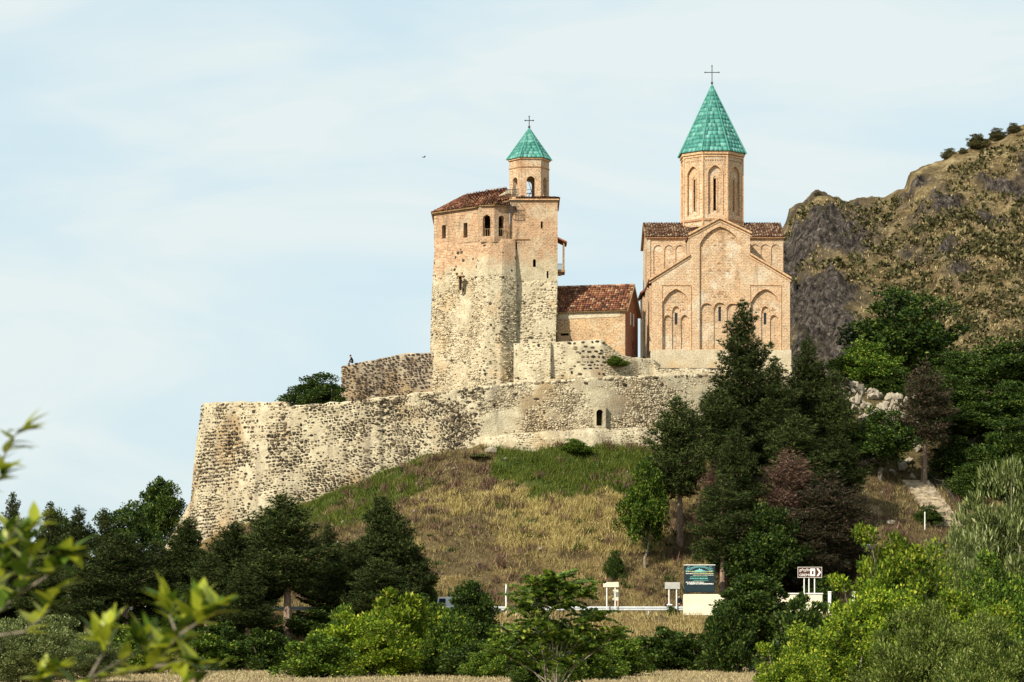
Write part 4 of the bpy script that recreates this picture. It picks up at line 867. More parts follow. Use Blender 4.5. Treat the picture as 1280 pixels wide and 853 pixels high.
hollow_band('drum_skirt', ch, dc, dR + .12, 8, R(24.5), zz(276), zz(273.5), .3, M['ornament'])
spire(ch, dc, dR + .36, 8, R(24.5), zz(189.3), Z_(105.5, 311), 17, 5); cross(ch, dc, Z_(104, 311), 1.85, 1.5)
ch.location = (FX(901), 300, 30.4); fix(ch)

# ================================================================== vegetation: unique crowns, shared by copies
def quads_from(P, D, Wd, L, Wv, fold=0):
    """leaf diamonds: base P, direction D, side W, lengths L, widths Wv -> V,F (2 tris as one quad)"""
    n = len(P); V = np.empty((n, 4, 3)); L = np.asarray(L)[:, None]; Wv = np.asarray(Wv)[:, None]
    V[:, 0] = P; V[:, 1] = P + D * L * .5 + Wd * Wv * .5; V[:, 2] = P + D * L; V[:, 3] = P + D * L * .5 - Wd * Wv * .5
    return V.reshape(-1, 3), np.arange(n * 4).reshape(n, 4)
def tris_from(P, D, Wd, L, Wv):
    n = len(P); V = np.empty((n, 3, 3)); L = np.asarray(L)[:, None]; Wv = np.asarray(Wv)[:, None]
    V[:, 0] = P - Wd * Wv * .5; V[:, 1] = P + Wd * Wv * .5; V[:, 2] = P + D * L
    return V.reshape(-1, 3), np.arange(n * 3).reshape(n, 3)
def unit(a): return a / np.maximum(np.linalg.norm(a, axis=-1, keepdims=True), 1e-9)
def randdir(n, r): return unit(r.normal(size=(n, 3)))

def pine_mesh(name, h=12.0, rad=3.0, z0=.18, seed=0, k=9, tl=.34, tw=.055, whorl=.48, nb=6, upc=.35, topp=1.25, m='needle', sparse=0.0, flat=.5, ragged=.22):
    r = np.random.default_rng(seed); mb = MB(); P = []; D = []
    lean = r.normal(size=2) * .25
    ax = lambda z: np.array([lean[0] * (z / h) ** 2, lean[1] * (z / h) ** 2, z])
    mb.tube([ax(z) for z in np.linspace(-.8, h * .97, 9)], [.024 * h * (1 - .93 * q) for q in np.linspace(0, 1, 9)], 7)
    z = h * z0; side = []
    while z < h * .985:
        t = (z - h * z0) / (h * (1 - z0)); L0 = rad * (1 - t ** topp) * (.62 + .38 * min(1, t * 5)) + .18
        nn = nb if t < .9 else 4
        ph = r.uniform(0, 6.28)
        for b in range(nn):
            if r.random() < sparse: continue
            L = L0 * r.uniform(.48, 1.25); a = ph + 6.28 * b / nn + r.normal() * .25; hd = np.array([math.cos(a), math.sin(a), 0])
            el = (-.12 + .55 * t) + r.normal() * .08; p0 = ax(z)
            def bp(s): return p0 + hd * L * s + np.array([0, 0, L * (el * s + upc * s * s)])
            if L > .6: mb.tube([bp(0), bp(.5), bp(.92)], [.02 + .012 * L, .015 + .006 * L, .008], 4, cap=False)
            nt_ = max(2, int(L * 4.2))
            for s in np.linspace(.22 if L > 1 else .3, 1.0, nt_):
                q = bp(s); dd = unit(hd + np.array([0, 0, el + 2 * upc * s])); sidev = np.array([-hd[1], hd[0], 0])
                wmax = L * .36 * (1.1 - abs(s - .55) * 1.3) + .08
                nst = 1 + int(wmax / .22)
                for w_ in range(-nst, nst + 1):
                    off = w_ / max(1, nst) * wmax; pp = q + sidev * off + hd * (-.25 * abs(off)) + np.array([0, 0, r.normal() * .10 + abs(off) * .15]) + r.normal(size=3) * np.array([.10, .10, ragged])
                    P.append(pp); D.append(unit(dd + sidev * np.sign(w_) * .6 + np.array([0, 0, .55]) + r.normal(size=3) * .2))
        z += whorl * r.uniform(.75, 1.25) * (1 - .45 * t)
    P = np.array(P); D = np.array(D); n = len(P)
    PP = np.repeat(P, k, 0); DD = unit(np.repeat(D, k, 0) * .75 + randdir(n * k, r) * .8); DD[:, 2] = DD[:, 2] * flat + .25; DD = unit(DD)
    Wd = unit(np.cross(DD, randdir(n * k, r))); s_ = r.uniform(.7, 1.2, n * k)
    V, F = tris_from(PP, DD, Wd, tl * s_, tw * r.uniform(.8, 1.5, n * k))
    tr = mb.build('trunk_tmp', M['bark'] if m != 'x' else M['bark_grey']); tm = tr.data; bpy.data.objects.remove(tr)
    me = npmesh(name, V, F); me.materials.append(M[m]); return dict(trunk=tm, crown=me, h=h)

def broad_mesh(name, h=9.0, rad=3.4, z0=.22, seed=0, nclump=80, nleaf=150, ll=.26, lw=.16, cr_=.75, m='leaf_dark', shape=1.0, trunk='bark_grey', droop=.0, upl=.3, top_bias=.0, hollow=.55, jitter=.25, multi=1):
    r = np.random.default_rng(seed); mb = MB(); cz = h * (z0 + 1) / 2; hz = h * (1 - z0) / 2
    th = math.pi * (3 - math.sqrt(5)); C_ = []
    for i in range(nclump):
        y = 1 - 2 * (i + .5) / nclump; rr = math.sqrt(1 - y * y); a = th * i + r.normal() * .3
        R_ = r.uniform(hollow, 1.0) if r.random() < .8 else r.uniform(.15, hollow)
        bulge = 1 + jitter * (2 * float(fnoise(math.cos(a) * rr * 2 + 7, y * 2 + math.sin(a) * 1.7, seed, 2, 1.3)) - 1)
        wz = 1.0 if y > 0 else .85
        C_.append((rad * rr * math.cos(a) * R_ * bulge * (1 - .28 * shape * max(0, y)), rad * rr * math.sin(a) * R_ * bulge * (1 - .28 * shape * max(0, y)), cz + hz * y * R_ * bulge * wz))
    C_ = np.array(C_); C_ = C_[C_[:, 2] > .05 * h]; nclump = len(C_)
    for q in range(multi):
        bx, by = (0, 0) if multi == 1 else (r.normal() * .3, r.normal() * .3)
        mb.tube([(bx, by, -.8), (bx * 1.3, by * 1.3, h * z0 * .6), (bx * 2 + r.normal() * .2, by * 2 + r.normal() * .2, h * z0 + .6), (bx * 3 + r.normal() * .3, by * 3, cz + hz * .35)], [.028 * h / multi ** .5, .022 * h / multi ** .5, .017 * h / multi ** .5, .006 * h], 7)
    for i in r.choice(nclump, min(nclump, 26), replace=False):
        c = C_[i]; s0 = np.array([0, 0, h * z0 + (c[2] - h * z0) * .35]); mid = (s0 + c) / 2 + r.normal(size=3) * .15 - np.array([0, 0, .1 * rad * .3]); mb.tube([s0, mid, c], [.007 * h, .005 * h, .002 * h], 4, cap=False)
    n = nclump * nleaf; ci = np.repeat(np.arange(nclump), nleaf); cs = r.uniform(.65, 1.3, nclump)[ci]
    u = randdir(n, r) * (r.uniform(0, 1, n)[:, None] ** .45) * np.array([1, 1, .72]); P = C_[ci] + u * cr_ * cs[:, None]
    out = unit(P - np.array([0, 0, cz - hz * .3])); D = unit(out * .5 + unit(u) * .5 + randdir(n, r) * .8 + np.array([0, 0, upl - droop]))
    Wd = unit(np.cross(D, unit(out + randdir(n, r) * .7))); s_ = r.uniform(.6, 1.25, n)
    V, F = quads_from(P, D, Wd, ll * s_, lw * s_)
    tr = mb.build('trunk_tmp', M[trunk]); tm = tr.data; bpy.data.objects.remove(tr)
    me = npmesh(name, V, F); me.materials.append(M[m]); return dict(trunk=tm, crown=me, h=h)

def place(kind, name, label, cat, px, Y, top=None, width=None, group=None, z=None, h=None, rz=None, cm=None, sink=.1, pt=None):
    """put a copy of a crown+trunk on the ground below picture column px at distance Y"""
    x = X_(px, Y); z = H1(x, Y) if z is None else z; H_ = (Z_(top, Y) - z) if h is None else h; s = H_ / kind['h']
    t = thing(name, label, cat, (x, Y, z - sink), random.uniform(0, 6.28) if rz is None else rz, group)
    sw = s if width is None else width / FPX * Y / kind['w']
    t.scale = (sw, sw, s)
    link('trunk', kind['trunk'], None, t)
    me = kind['crown']
    if cm:
        key = (me.name, cm)
        if key not in _cm: c = me.copy(); c.materials.clear(); c.materials.append(M[cm]); _cm[key] = c
        me = _cm[key]
    link('crown', me, None, t); return t
_cm = {}
def wof(k):
    co = np.empty(len(k['crown'].vertices) * 3, np.float32); k['crown'].vertices.foreach_get('co', co); co = co.reshape(-1, 3)
    k['w'] = float(np.percentile(np.hypot(co[:, 0], co[:, 1]), 97) * 2); return k
BT = wof(broad_mesh('high round crown', 12, 3.6, .38, 21, 110, 170, .28, .18, .8, 'leaf_dark'))
PA = wof(pine_mesh('tall pine crown', 14, 3.6, .24, 1, 9, .36, .06, .68, 5, .36, 1.05, flat=.6))
PB = wof(pine_mesh('broad pine crown', 12, 4.3, .16, 2, 9, .36, .062, .50, 6, .30, 1.9, flat=.6))
PC_ = wof(pine_mesh('young pine crown', 10, 3.3, .06, 3, 9, .36, .062, .46, 6, .32, 1.5, flat=.6))
PG = wof(pine_mesh('bare stemmed pine crown', 14, 3.4, .36, 24, 9, .36, .062, .72, 5, .38, 1.3, flat=.6))
PD = wof(pine_mesh('thin pine crown', 14, 3.2, .38, 4, 8, .36, .058, .60, 5, .15, 1.6, sparse=.25))
PF = wof(pine_mesh('pointed pine crown', 16, 4.4, .10, 6, 10, .34, .06, .80, 5, .50, 1.0, flat=.8, ragged=.12))
PE = wof(pine_mesh('dying pine crown', 13, 2.8, .30, 5, 5, .40, .055, .62, 5, .12, 2.2, m='needle_brown', sparse=.35, ragged=.42))
BA = wof(broad_mesh('round crown', 9, 3.6, .16, 11, 110, 170, .27, .18, .80, 'leaf_dark'))
BB = wof(broad_mesh('lumpy crown', 10, 4.2, .15, 12, 130, 170, .28, .18, .85, 'leaf_dark', jitter=.45))
BC = wof(broad_mesh('bush crown', 5, 3.0, -.35, 13, 140, 190, .24, .13, .62, 'leaf_mid', multi=4, jitter=.55))
BH = wof(broad_mesh('ragged bush crown', 6, 3.0, -.2, 23, 90, 210, .34, .17, .75, 'leaf_mid', multi=5, jitter=.7, upl=.5, hollow=.4))
BD = wof(broad_mesh('slim crown', 8, 2.1, .06, 14, 110, 200, .22, .13, .60, 'leaf_dark', shape=1.5))
BE = wof(broad_mesh('willow crown', 8, 3.6, .0, 15, 170, 300, .27, .062, .75, 'leaf_olive', multi=5, upl=.9, jitter=.45))
BF = wof(broad_mesh('near bush crown', 5, 2.4, .0, 16, 150, 190, .15, .085, .48, 'leaf_yellow', multi=4, jitter=.3, upl=.0, droop=.1, shape=.6))
BG = wof(broad_mesh('near olive crown', 6, 3.2, .0, 17, 190, 260, .17, .05, .55, 'leaf_sage', multi=5, upl=.9, jitter=.45))

G1 = 'dark pines massed along the foot of the fortress hill on the left'
left = [  # px, Y, top, kind, width, label
 (20, 243, 616, PF, 62, 'slim pine rising against the sky at the far left edge'),
 (-18, 236, 655, PB, 110, 'dark pine cut off by the left picture edge'),
 (62, 250, 628, PF, 70, 'dark pine just right of the slim leftmost pine'),
 (98, 244, 634, PA, 66, 'dark pine with a rounded top against the sky left of the round tree'),
 (132, 252, 636, PF, 70, 'dark pine behind the one with a bare trunk on the left'),
 (157, 234, 668, PG, 104, 'pine with a pale bare trunk below the round tree on the left'),
 (45, 232, 690, PG, 80, 'low dense pine in front of the far left pine row'),
 (108, 231, 704, PG, 76, 'low broad pine in the shade of the left pine row'),
 (228, 243, 650, PC_, 74, 'small pointed pine at the foot of the leaning wall buttress'),
 (195, 238, 676, PA, 70, 'shaded pine between the bare trunk pine and the buttress'),
 (284, 240, 655, PC_, 88, 'pine with a grey green pointed top before the left corner of the fortress wall'),
 (258, 232, 692, PG, 80, 'low dark pine under the left corner of the fortress wall'),
 (360, 235, 620, PG, 124, 'tallest dark pine in front of the fortress wall with a reddish lower trunk'),
 (320, 246, 645, PF, 80, 'dark pine squeezed between two bigger pines below the wall'),
 (412, 246, 656, PF, 84, 'dark pine at the left end of the green slope'),
 (444, 238, 676, PA, 96, 'low wide pine below the green slope'),
 (487, 244, 622, PC_, 86, 'pointed dark pine standing against the brown slope'),
 (518, 246, 690, PC_, 62, 'rightmost low pine of the left group beside the dry slope'),
 (310, 230, 716, PG, 84, 'low shaded pine left of the reddish pine trunk'), (478, 234, 700, PG, 90, 'low pine above the yellow green bushes'),
 (535, 252, 722, BC, 34, 'small dark round bush left of the white vehicle')]
for px, Y, top, k, w_, lab in left:
    bush = k is BC
    place(k, 'bush' if bush else 'pine_tree', lab, 'bush' if bush else 'pine tree', px, Y, top, w_, None if bush else G1, cm='leaf_dark' if bush else None)
place(BT, 'broadleaf_tree', 'round topped broadleaf tree standing just left of the fortress wall', 'tree', 199, 306, 597, 70, None)
place(BB, 'broadleaf_tree', 'low broadleaf tree on the skyline between the left pines', 'tree', 155, 272, 632, 90, None)
place(BB, 'broadleaf_tree', 'dark broadleaf tree low on the skyline near the slim pine', 'tree', 75, 275, 640, 70, None)

G2 = 'pines on the slope below the church'
right = [
 (932, 284, 376, PF, 118, 'tall pointed pine rising in front of the church facade'),
 (1010, 288, 424, PA, 84, 'dark pine beside the right corner of the church'),
 (850, 268, 498, PG, 92, 'pine with a thin pale trunk at the left edge of the church slope trees'),
 (893, 278, 488, PG, 84, 'dark pine left of and below the tall pointed pine'),
 (972, 282, 446, PF, 96, 'dense dark pine below the church corner'),
 (922, 264, 540, PG, 84, 'dark pine with a tall bare trunk beside the teal board'),
 (1042, 287, 462, PA, 70, 'slim dark pine left of the pale rock outcrop'),
 (1000, 272, 520, PG, 90, 'dark pine in the middle of the slope trees'),
 (1052, 276, 545, PG, 84, 'dark pine above the bare earth bank'),
 (903, 258, 592, PD, 76, 'sparse pine with a straight trunk left of the teal board')]
for px, Y, top, k, w_, lab in right: place(k, 'pine_tree', lab, 'pine tree', px, Y, top, w_, G2)
place(PE, 'pine_tree', 'dead rust brown pine leaning between the two trunks left of the teal board', 'pine tree', 893, 265, 582, 56, G2)
place(PE, 'pine_tree', 'dead brown pine with bare pale twigs above the round dark bush', 'pine tree', 980, 264, 565, 90, G2)
place(PD, 'pine_tree', 'half browned pine behind the brown road sign', 'pine tree', 1037, 260, 592, 110, G2, cm='needle_mixed')
place(PD, 'pine_tree', 'half dead pine with a bare leaning trunk beside the stairs', 'pine tree', 1155, 290, 452, 76, G2, cm='needle_mixed')
place(PB, 'pine_tree', 'pine with brown patches above the brown road sign', 'pine tree', 1010, 259, 640, 90, G2, cm='needle_mixed')
place(BA, 'broadleaf_tree', 'rounded dark green broadleaf tree behind the brown road sign', 'tree', 962, 257.5, 636, 108, None)
place(BA, 'broadleaf_tree', 'light green broadleaf tree at the left edge of the trees below the church', 'tree', 806, 264, 578, 66, None, cm='leaf_mid')
place(BB, 'broadleaf_tree', 'largest dark green broadleaf tree on the saddle below the mountain', 'tree', 1132, 318, 364, 158, None)
place(BA, 'broadleaf_tree', 'brighter green tree left of the largest tree on the saddle', 'tree', 1084, 308, 428, 96, None, cm='leaf_mid')
place(BA, 'broadleaf_tree', 'low rounded dark tree above the foot of the stairs', 'tree', 1100, 288, 513, 100, None)
sad = [(1205, 312, 440, BB, 120, 'broadleaf tree right of the half dead pine'), (1262, 306, 425, BB, 130, 'broadleaf tree on the right edge under the mountain'), (1215, 296, 505, BA, 110, 'rounded broadleaf tree above the stair handrail'), (1275, 292, 520, BB, 110, 'dense broadleaf tree at the right edge above the willow'), (1175, 304, 470, BA, 80, 'broadleaf tree directly behind the half dead pine'), (1035, 300, 470, BA, 60, 'small dark tree between the church corner and the saddle'), (1300, 310, 470, BB, 110, 'broadleaf tree cut by the right picture edge'), (1240, 288, 560, BA, 90, 'low broadleaf tree right of the handrail')]
for px, Y, top, k, w_, lab in sad: place(k, 'broadleaf_tree', lab, 'tree', px, Y, top, w_, 'broadleaf trees on the saddle right of the church')

# bushes on slope and walls
place(BC, 'bush', 'dense green bush growing behind the fortress wall parapet', 'bush', 396, 291.6, 467, 84, None, z=Z_(512, 291.6), cm='leaf_dark')
place(BC, 'bush', 'small low green bush on the bank at the corner of the small house', 'bush', 770, 294.6, 444, 34, None, z=Z_(457, 294.6), cm='leaf_mid')
place(BC, 'bush', 'round dark green bush low on the dry slope', 'bush', 768, 262, 688, 28, None, cm='leaf_dark')
place(BC, 'bush', 'small dark bush on the dry slope above the round one', 'bush', 745, 268, 670, 20, None, cm='leaf_dark')
place(BC, 'bush', 'dark bush under the leaning handrail beside the stairs', 'bush', 1160, 279, 632, 44, None, cm='leaf_dark')
place(BC, 'bush', 'small dark bush at the guardrail beside the concrete block', 'bush', 840, 244.5, 757, 22, None, cm='leaf_dark')
place(BC, 'bush', 'green bush at the top of the green slope against the wall footing', 'bush', 720, 284, 548, 44, None, cm='leaf_mid')
place(BC, 'bush', 'olive bush at the wall foot left of the green slope', 'bush', 600, 283, 566, 30, None, cm='leaf_olive')

# valley bushes in front of the road
val = [(590, 224, 722, BD, 66, 'dark green upright tree hiding the road right of the white vehicle', 'leaf_dark'), (940, 216, 712, BD, 104, 'dark green tree before the concrete block and sign posts', 'leaf_dark'),
 (500, 206, 738, BH, 120, 'yellow green bush below the white vehicle', 'leaf_yellow'), (440, 200, 766, BH, 110, 'yellow green bush left of the one below the vehicle', 'leaf_yellow'), (548, 214, 756, BH, 90, 'green bush between the yellow bush and the upright dark tree', 'leaf_mid'),
 (395, 190, 790, BH, 100, 'low bush at the bottom beside the reddish pine trunk', 'leaf_mid'), (640, 210, 780, BH, 84, 'low green bush left of the feathery tree', 'leaf_mid'), (772, 196, 786, BH, 80, 'low green bush right of the feathery tree', 'leaf_mid'), (830, 222, 784, BH, 104, 'dark green bush below the guardrail', 'leaf_dark'), (872, 222, 792, BH, 70, 'small dark bush at the right end of the bush row below the guardrail', 'leaf_dark'), (912, 212, 752, BH, 74, 'dark bush at the left foot of the tree before the concrete block', 'leaf_dark'),
 (250, 222, 790, BH, 96, 'low green bush at the foot of the left pines', 'leaf_mid'), (330, 224, 786, BH, 90, 'low dark bush under the tallest left pine', 'leaf_dark'), (30, 150, 770, BE, 150, 'olive bush in the bottom left corner', 'leaf_olive'), (105, 170, 790, BE, 110, 'olive bush left of the near twig tips', 'leaf_olive'), (180, 205, 780, BH, 100, 'olive green bush under the bare trunk pine', 'leaf_mid'),
 (1000, 205, 744, BH, 100, 'dark green bush in front of the white parapet', 'leaf_dark'),
 (722, 180, 782, BH, 90, 'low green bush at the foot of the feathery tree', 'leaf_mid'),(600, 196, 800, BH, 100, 'low shaded bush at the foot of the upright dark tree', 'leaf_dark')]
for px, Y, top, k, w_, lab, cm in val:
    place(k, 'bush' if k is not BD else 'broadleaf_tree', lab, 'bush' if k is not BD else 'tree', px, Y, top, w_, 'bushes in the hollow before the road' if k is not BD else None, cm=cm)
# nearer growth at right
near = [(1266, 118, 584, BE, 190, 'large grey green willow filling the right edge', None), (1205, 112, 668, BE, 130, 'grey green willow left of the largest one', None), (1120, 92, 655, BF, 150, 'bright yellow green shrub with a narrow top below the stairs', None),
 (1085, 86, 716, BF, 150, 'bright yellow green shrub below the brown road sign', None), (1035, 80, 762, BF, 140, 'low bright green shrub nearest the bottom edge', None), (1170, 76, 756, BG, 180, 'fine leaved olive shrub at the bottom right', None), (1255, 88, 688, BF, 130, 'leafy green shrub at the right edge under the willow', 'leaf_mid'), (1245, 70, 770, BG, 170, 'fine leaved olive shrub in the bottom right corner', None), (1120, 98, 710, BF, 120, 'green shrub behind the bright yellow ones', 'leaf_mid'), (1190, 95, 700, BG, 120, 'olive shrub in the middle of the right hand thicket', None)]
for px, Y, top, k, w_, lab, cm in near: place(k, 'shrub', lab, 'shrub', px, Y, top, w_, 'shrubs of the thicket at the lower right', cm=cm)

# feathery tree with long pinnate leaves
def frond_tree():
    Y = 150.0; x = X_(692, Y); z = H1(x, Y)
    t = thing('feathery_tree', 'young tree with long feathery fronds in the middle before the guardrail', 'tree', (x, Y, z - .1))
    r = np.random.default_rng(77); mb = MB(); P = []; D = []; Wd = []; Ln = []; Wv = []
    tops = [(660, 762), (680, 735), (700, 758), (722, 745), (740, 775), (648, 800), (690, 800), (670, 780), (715, 790), (760, 800), (630, 815), (708, 742), (668, 745), (692, 728), (735, 815), (700, 830), (655, 830)]
    for (px, py) in tops:
        tp = np.array([X_(px, Y) - x, r.uniform(-.8, .8), Z_(py, Y) - z]); b = np.array([r.normal() * .15, r.normal() * .15, 0])
        mb.tube([b, b * .5 + tp * np.array([.35, .35, .5]), tp], [.05, .035, .02], 5)
        for k in range(15):
            a = 6.283 * k / 15 + r.uniform(-.3, .3); L = r.uniform(.9, 1.6); hd = np.array([math.cos(a), math.sin(a), 0]); up0 = r.uniform(.5, 1.5)
            pts = [tp + hd * L * s + np.array([0, 0, L * (up0 * s - (.75) * s * s)]) for s in np.linspace(0, 1, 6)]
            mb.tube(pts, [.012] * 5 + [.005], 3, cap=False); sidev = np.array([-hd[1], hd[0], 0])
            for s in np.linspace(.15, 1, 15):
                p = tp + hd * L * s + np.array([0, 0, L * (up0 * s - .75 * s * s)])
                for sg in (-1, 1): P.append(p); D.append(unit(sidev * sg + hd * .35 + np.array([0, 0, -.25 + r.normal() * .12]))); Wd.append(unit(hd * .7 + np.array([0, 0, .9]) + r.normal(size=3) * .3)); Ln.append(.42 * (1.15 - s * .6) * r.uniform(.8, 1.1)); Wv.append(.17)
    mb.build('trunk', M['bark_grey'], t); V, F = quads_from(np.array(P), np.array(D), np.array(Wd), Ln, Wv)
    link('crown', npmesh('frond crown', V, F), M['leaf_mid'], t)
frond_tree()

# grass and weeds (uncountable)
def blades(name, X, Y, m, hgt, wid, k=5, spread=.18, seed=0, zoff=-.03):
    r = np.random.default_rng(seed); n = len(X); Z = H(X, Y) + zoff; P = np.stack([X, Y, Z], -1); PP = np.repeat(P, k, 0)
    PP[:, :2] += r.normal(size=(n * k, 2)) * spread; D = unit(np.stack([r.normal(size=n * k) * .42, r.normal(size=n * k) * .42, np.ones(n * k)], -1))
    Wd = unit(np.cross(D, randdir(n * k, r))); hs_ = hgt * np.repeat(r.uniform(.5, 1.4, n) * (.35 + 1.3 * fnoise(X, Y, 88, 3, .9)), k) * r.uniform(.7, 1.2, n * k)
    V, F = tris_from(PP, D, Wd, hs_, wid * r.uniform(.7, 1.4, n * k)); me = npmesh(name, V, F); return link(name, me, M[m], kind='stuff')
n = 95000; gx = rng.uniform(-30, 52, n); gy = 257 + rng.uniform(0, 1, n) * 36; yw = np.interp(gx, YW[0], YW[1]); ok = gy < yw - .2; gx, gy = gx[ok], gy[ok]
d_ = (ST1 - ST0)[:2]; Ls = np.hypot(*d_); d_ = d_ / Ls; uu = (gx - ST0[0]) * d_[0] + (gy - ST0[1]) * d_[1]; vv = np.abs(-(gx - ST0[0]) * d_[1] + (gy - ST0[1]) * d_[0]); ok = ~((vv < 1.5) & (uu > -1) & (uu < Ls + 1)); gx, gy = gx[ok], gy[ok]
a, b, c = masks(gx, gy); clump = fnoise(gx, gy, 44, 3, .5); q = rng.random(len(gx))
isg = (a > .45); isb = (~isg) & (b > .35) & (q < .75); isd = (~isg) & (~isb)
keep = clump + rng.random(len(gx)) * .5 > .62
blades('green_grass', gx[isg], gy[isg], 'blade_green', .52, .05, 5, .15, 1); blades('russet_weeds', gx[isb & keep], gy[isb & keep], 'blade_brown', .42, .05, 4, .17, 2); blades('dry_grass', gx[isd & keep], gy[isd & keep], 'blade_dry', .46, .048, 5, .15, 3)
n = 9000; gx = rng.uniform(-9, 14, n); gy = rng.uniform(266, 277, n); a_g, b_g, c_g = masks(gx, gy); ok = (a_g < .6) & (fnoise(gx, gy, 45, 3, .35) > .42); blades('golden_grass', gx[ok], gy[ok], 'blade_gold', .55, .05, 5, .15, 14)
n = 15000; gx = rng.uniform(-45, 55, n); gy = rng.uniform(226, 244.5, n); blades('bank_grass', gx, gy, 'blade_dry', .45, .05, 5, .2, 4)
n = 9000; gx = rng.uniform(-42, 42, n); gy = rng.uniform(172, 228, n); ok = np.abs(gx / gy * FPX) < 690; blades('meadow_grass', gx[ok], gy[ok], 'blade_straw', .16, .09, 5, .25, 5, -.02)
n = 2600; gx = rng.uniform(-26, 28, n); gy = rng.uniform(289, 300, n); blades('terrace_grass', gx, gy, 'blade_brown', .3, .06, 5, .15, 6)
# weeds: dark small scrub tufts on the slope
n = 420; gx = rng.uniform(-20, 45, n); gy = rng.uniform(258, 284, n); ok = fnoise(gx, gy, 66, 3, .25) > .5
blades('dark_scrub', gx[ok], gy[ok], 'leaf_dark', .6, .12, 26, .34, 7)
n = 1500; gx = rng.uniform(-26, 45, n); gy = rng.uniform(258, 286, n); ok = (fnoise(gx, gy, 67, 3, .22) + rng.random(n) * .3 > .68) & (gy < np.interp(gx, YW[0], YW[1]) - .5)
blades('russet_scrub', gx[ok], gy[ok], 'needle_brown', .75, .09, 26, .30, 8)

# mountain shrubs
def hill_pts(n, seed, ymin=385, ymax=484):
    r = np.random.default_rng(seed); X = r.uniform(35, 112, n); Y = r.uniform(ymin, ymax, n); z, rk = hillH(X, Y); d = fnoise(X, Y, 13, 4, .06); ok = (d + r.random(n) * .5 > .62) & (rk < .8) & (Y < 474); return X[ok], Y[ok], z[ok], r
X, Y, z, r = hill_pts(3200, 5); n = len(X); k = 34
s_ = np.repeat(r.uniform(.3, 1.3, n) ** 2.6 + .12, k); PP = np.repeat(np.stack([X, Y, z], -1), k, 0); u = randdir(n * k, r); u[:, 2] = np.abs(u[:, 2]) * .8; PP = PP + u * s_[:, None] * .8
D = unit(u + randdir(n * k, r)); Wd = unit(np.cross(D, randdir(n * k, r))); V, F = quads_from(PP, D, Wd, .62 * s_ ** .5, .34 * s_ ** .5)
M['scrub'] = m_leaf('mountain scrub leaves', [(0, (.02, .022, .008)), (.5, (.06, .058, .02)), (.85, (.14, .12, .045)), (1, (.24, .19, .09))], .1)
link('mountain_scrub', npmesh('mountain scrub', V, F), M['scrub'], kind='stuff')
X, Y, z, r = hill_pts(22000, 8); n = len(X); k = 5; PP = np.repeat(np.stack([X, Y, z - .05], -1), k, 0) + r.normal(size=(n * k, 3)) * np.array([.4, .4, .02])
D = unit(np.array([0, 0, 1]) + r.normal(size=(n * k, 3)) * .5); Wd = unit(np.cross(D, randdir(n * k, r))); V, F = tris_from(PP, D, Wd, r.uniform(.2, .6, n * k), r.uniform(.1, .25, n * k))
link('mountain_grass', npmesh('mountain grass', V, F), M['blade_hill'], kind='stuff')
for px, Yd, w_, lab in [(1187, 479, 22, 'lone round bush on the mountain skyline'), (1222, 479, 30, 'wide dark bush on the skyline right of the lone one'), (1247, 479, 26, 'dark bush on the skyline near the right edge'), (1268, 479, 22, 'skyline bush nearest the right edge'), (1204, 478, 14, 'tiny bush on the skyline between two larger ones'), (1022, 478, 12, 'tiny bush on top of the rocky knoll')]:
    x = X_(px, Yd); zz_ = float(hillH(np.array([x]), np.array([Yd]))[0][0]); place(BC, 'bush', lab, 'bush', px, Yd, None, w_, 'bushes on the mountain skyline', z=zz_ - .3, h=w_ / FPX * Yd * .62, cm='scrub')
# more cover on the saddle, slope and hollow
extra = [(1165, 300, 500, BA, 70, 'dark broadleaf tree low behind the half dead pine trunk', 'tree', None), (1225, 290, 590, BC, 70, 'dark bush right of the stair handrail', 'bush', 'leaf_dark'), (1268, 286, 585, BB, 90, 'low dark tree at the right edge just above the willow', 'tree', None), (1190, 299, 540, BA, 70, 'dark tree above the top of the stairs', 'tree', None), (1040, 296, 530, BB, 44, 'dark tree left of the low rounded one above the bank', 'tree', None), (1010, 266, 590, PG, 84, 'dark pine low on the slope right of the round broadleaf tree', 'pine tree', None), (1052, 262, 650, PC_, 60, 'low pine at the left side of the bare earth bank', 'pine tree', 'needle_mixed'), (1020, 256.8, 720, BC, 60, 'dark bush under the brown road sign', 'bush', 'leaf_dark'),
 (905, 262, 660, BA, 60, 'dark broadleaf sapling behind the teal board', 'tree', None), (940, 257.2, 700, BC, 60, 'dark bush right of the teal board', 'bush', 'leaf_dark'),
 (560, 200, 770, BC, 90, 'leafy green bush left of the upright dark tree', 'bush', 'leaf_mid'), (478, 196, 776, BC, 100, 'low yellow green bush in the hollow', 'bush', 'leaf_yellow'), (620, 190, 800, BC, 80, 'green bush right of the upright dark tree', 'bush', 'leaf_mid'), (425, 210, 758, BC, 60, 'small leafy bush under the low wide pine', 'bush', 'leaf_mid'), (70, 224, 770, BC, 100, 'olive bush under the far left pines', 'bush', 'leaf_olive'), (140, 226, 778, BC, 90, 'bush under the bare trunk pine on the left', 'bush', 'leaf_mid'), (690, 164, 772, BH, 84, 'leafy bush at the base of the feathery tree', 'bush', 'leaf_mid'), (670, 165, 812, BC, 70, 'low bush left of the base of the feathery tree', 'bush', 'leaf_dark'), (750, 185, 806, BC, 70, 'small bush right of the base of the feathery tree', 'bush', 'leaf_mid')]
for px, Y, top, k, w_, lab, cat, cm in extra: place(k, cat.replace(' ', '_') if cat != 'tree' else 'broadleaf_tree', lab, cat, px, Y, top, w_, None, cm=cm)

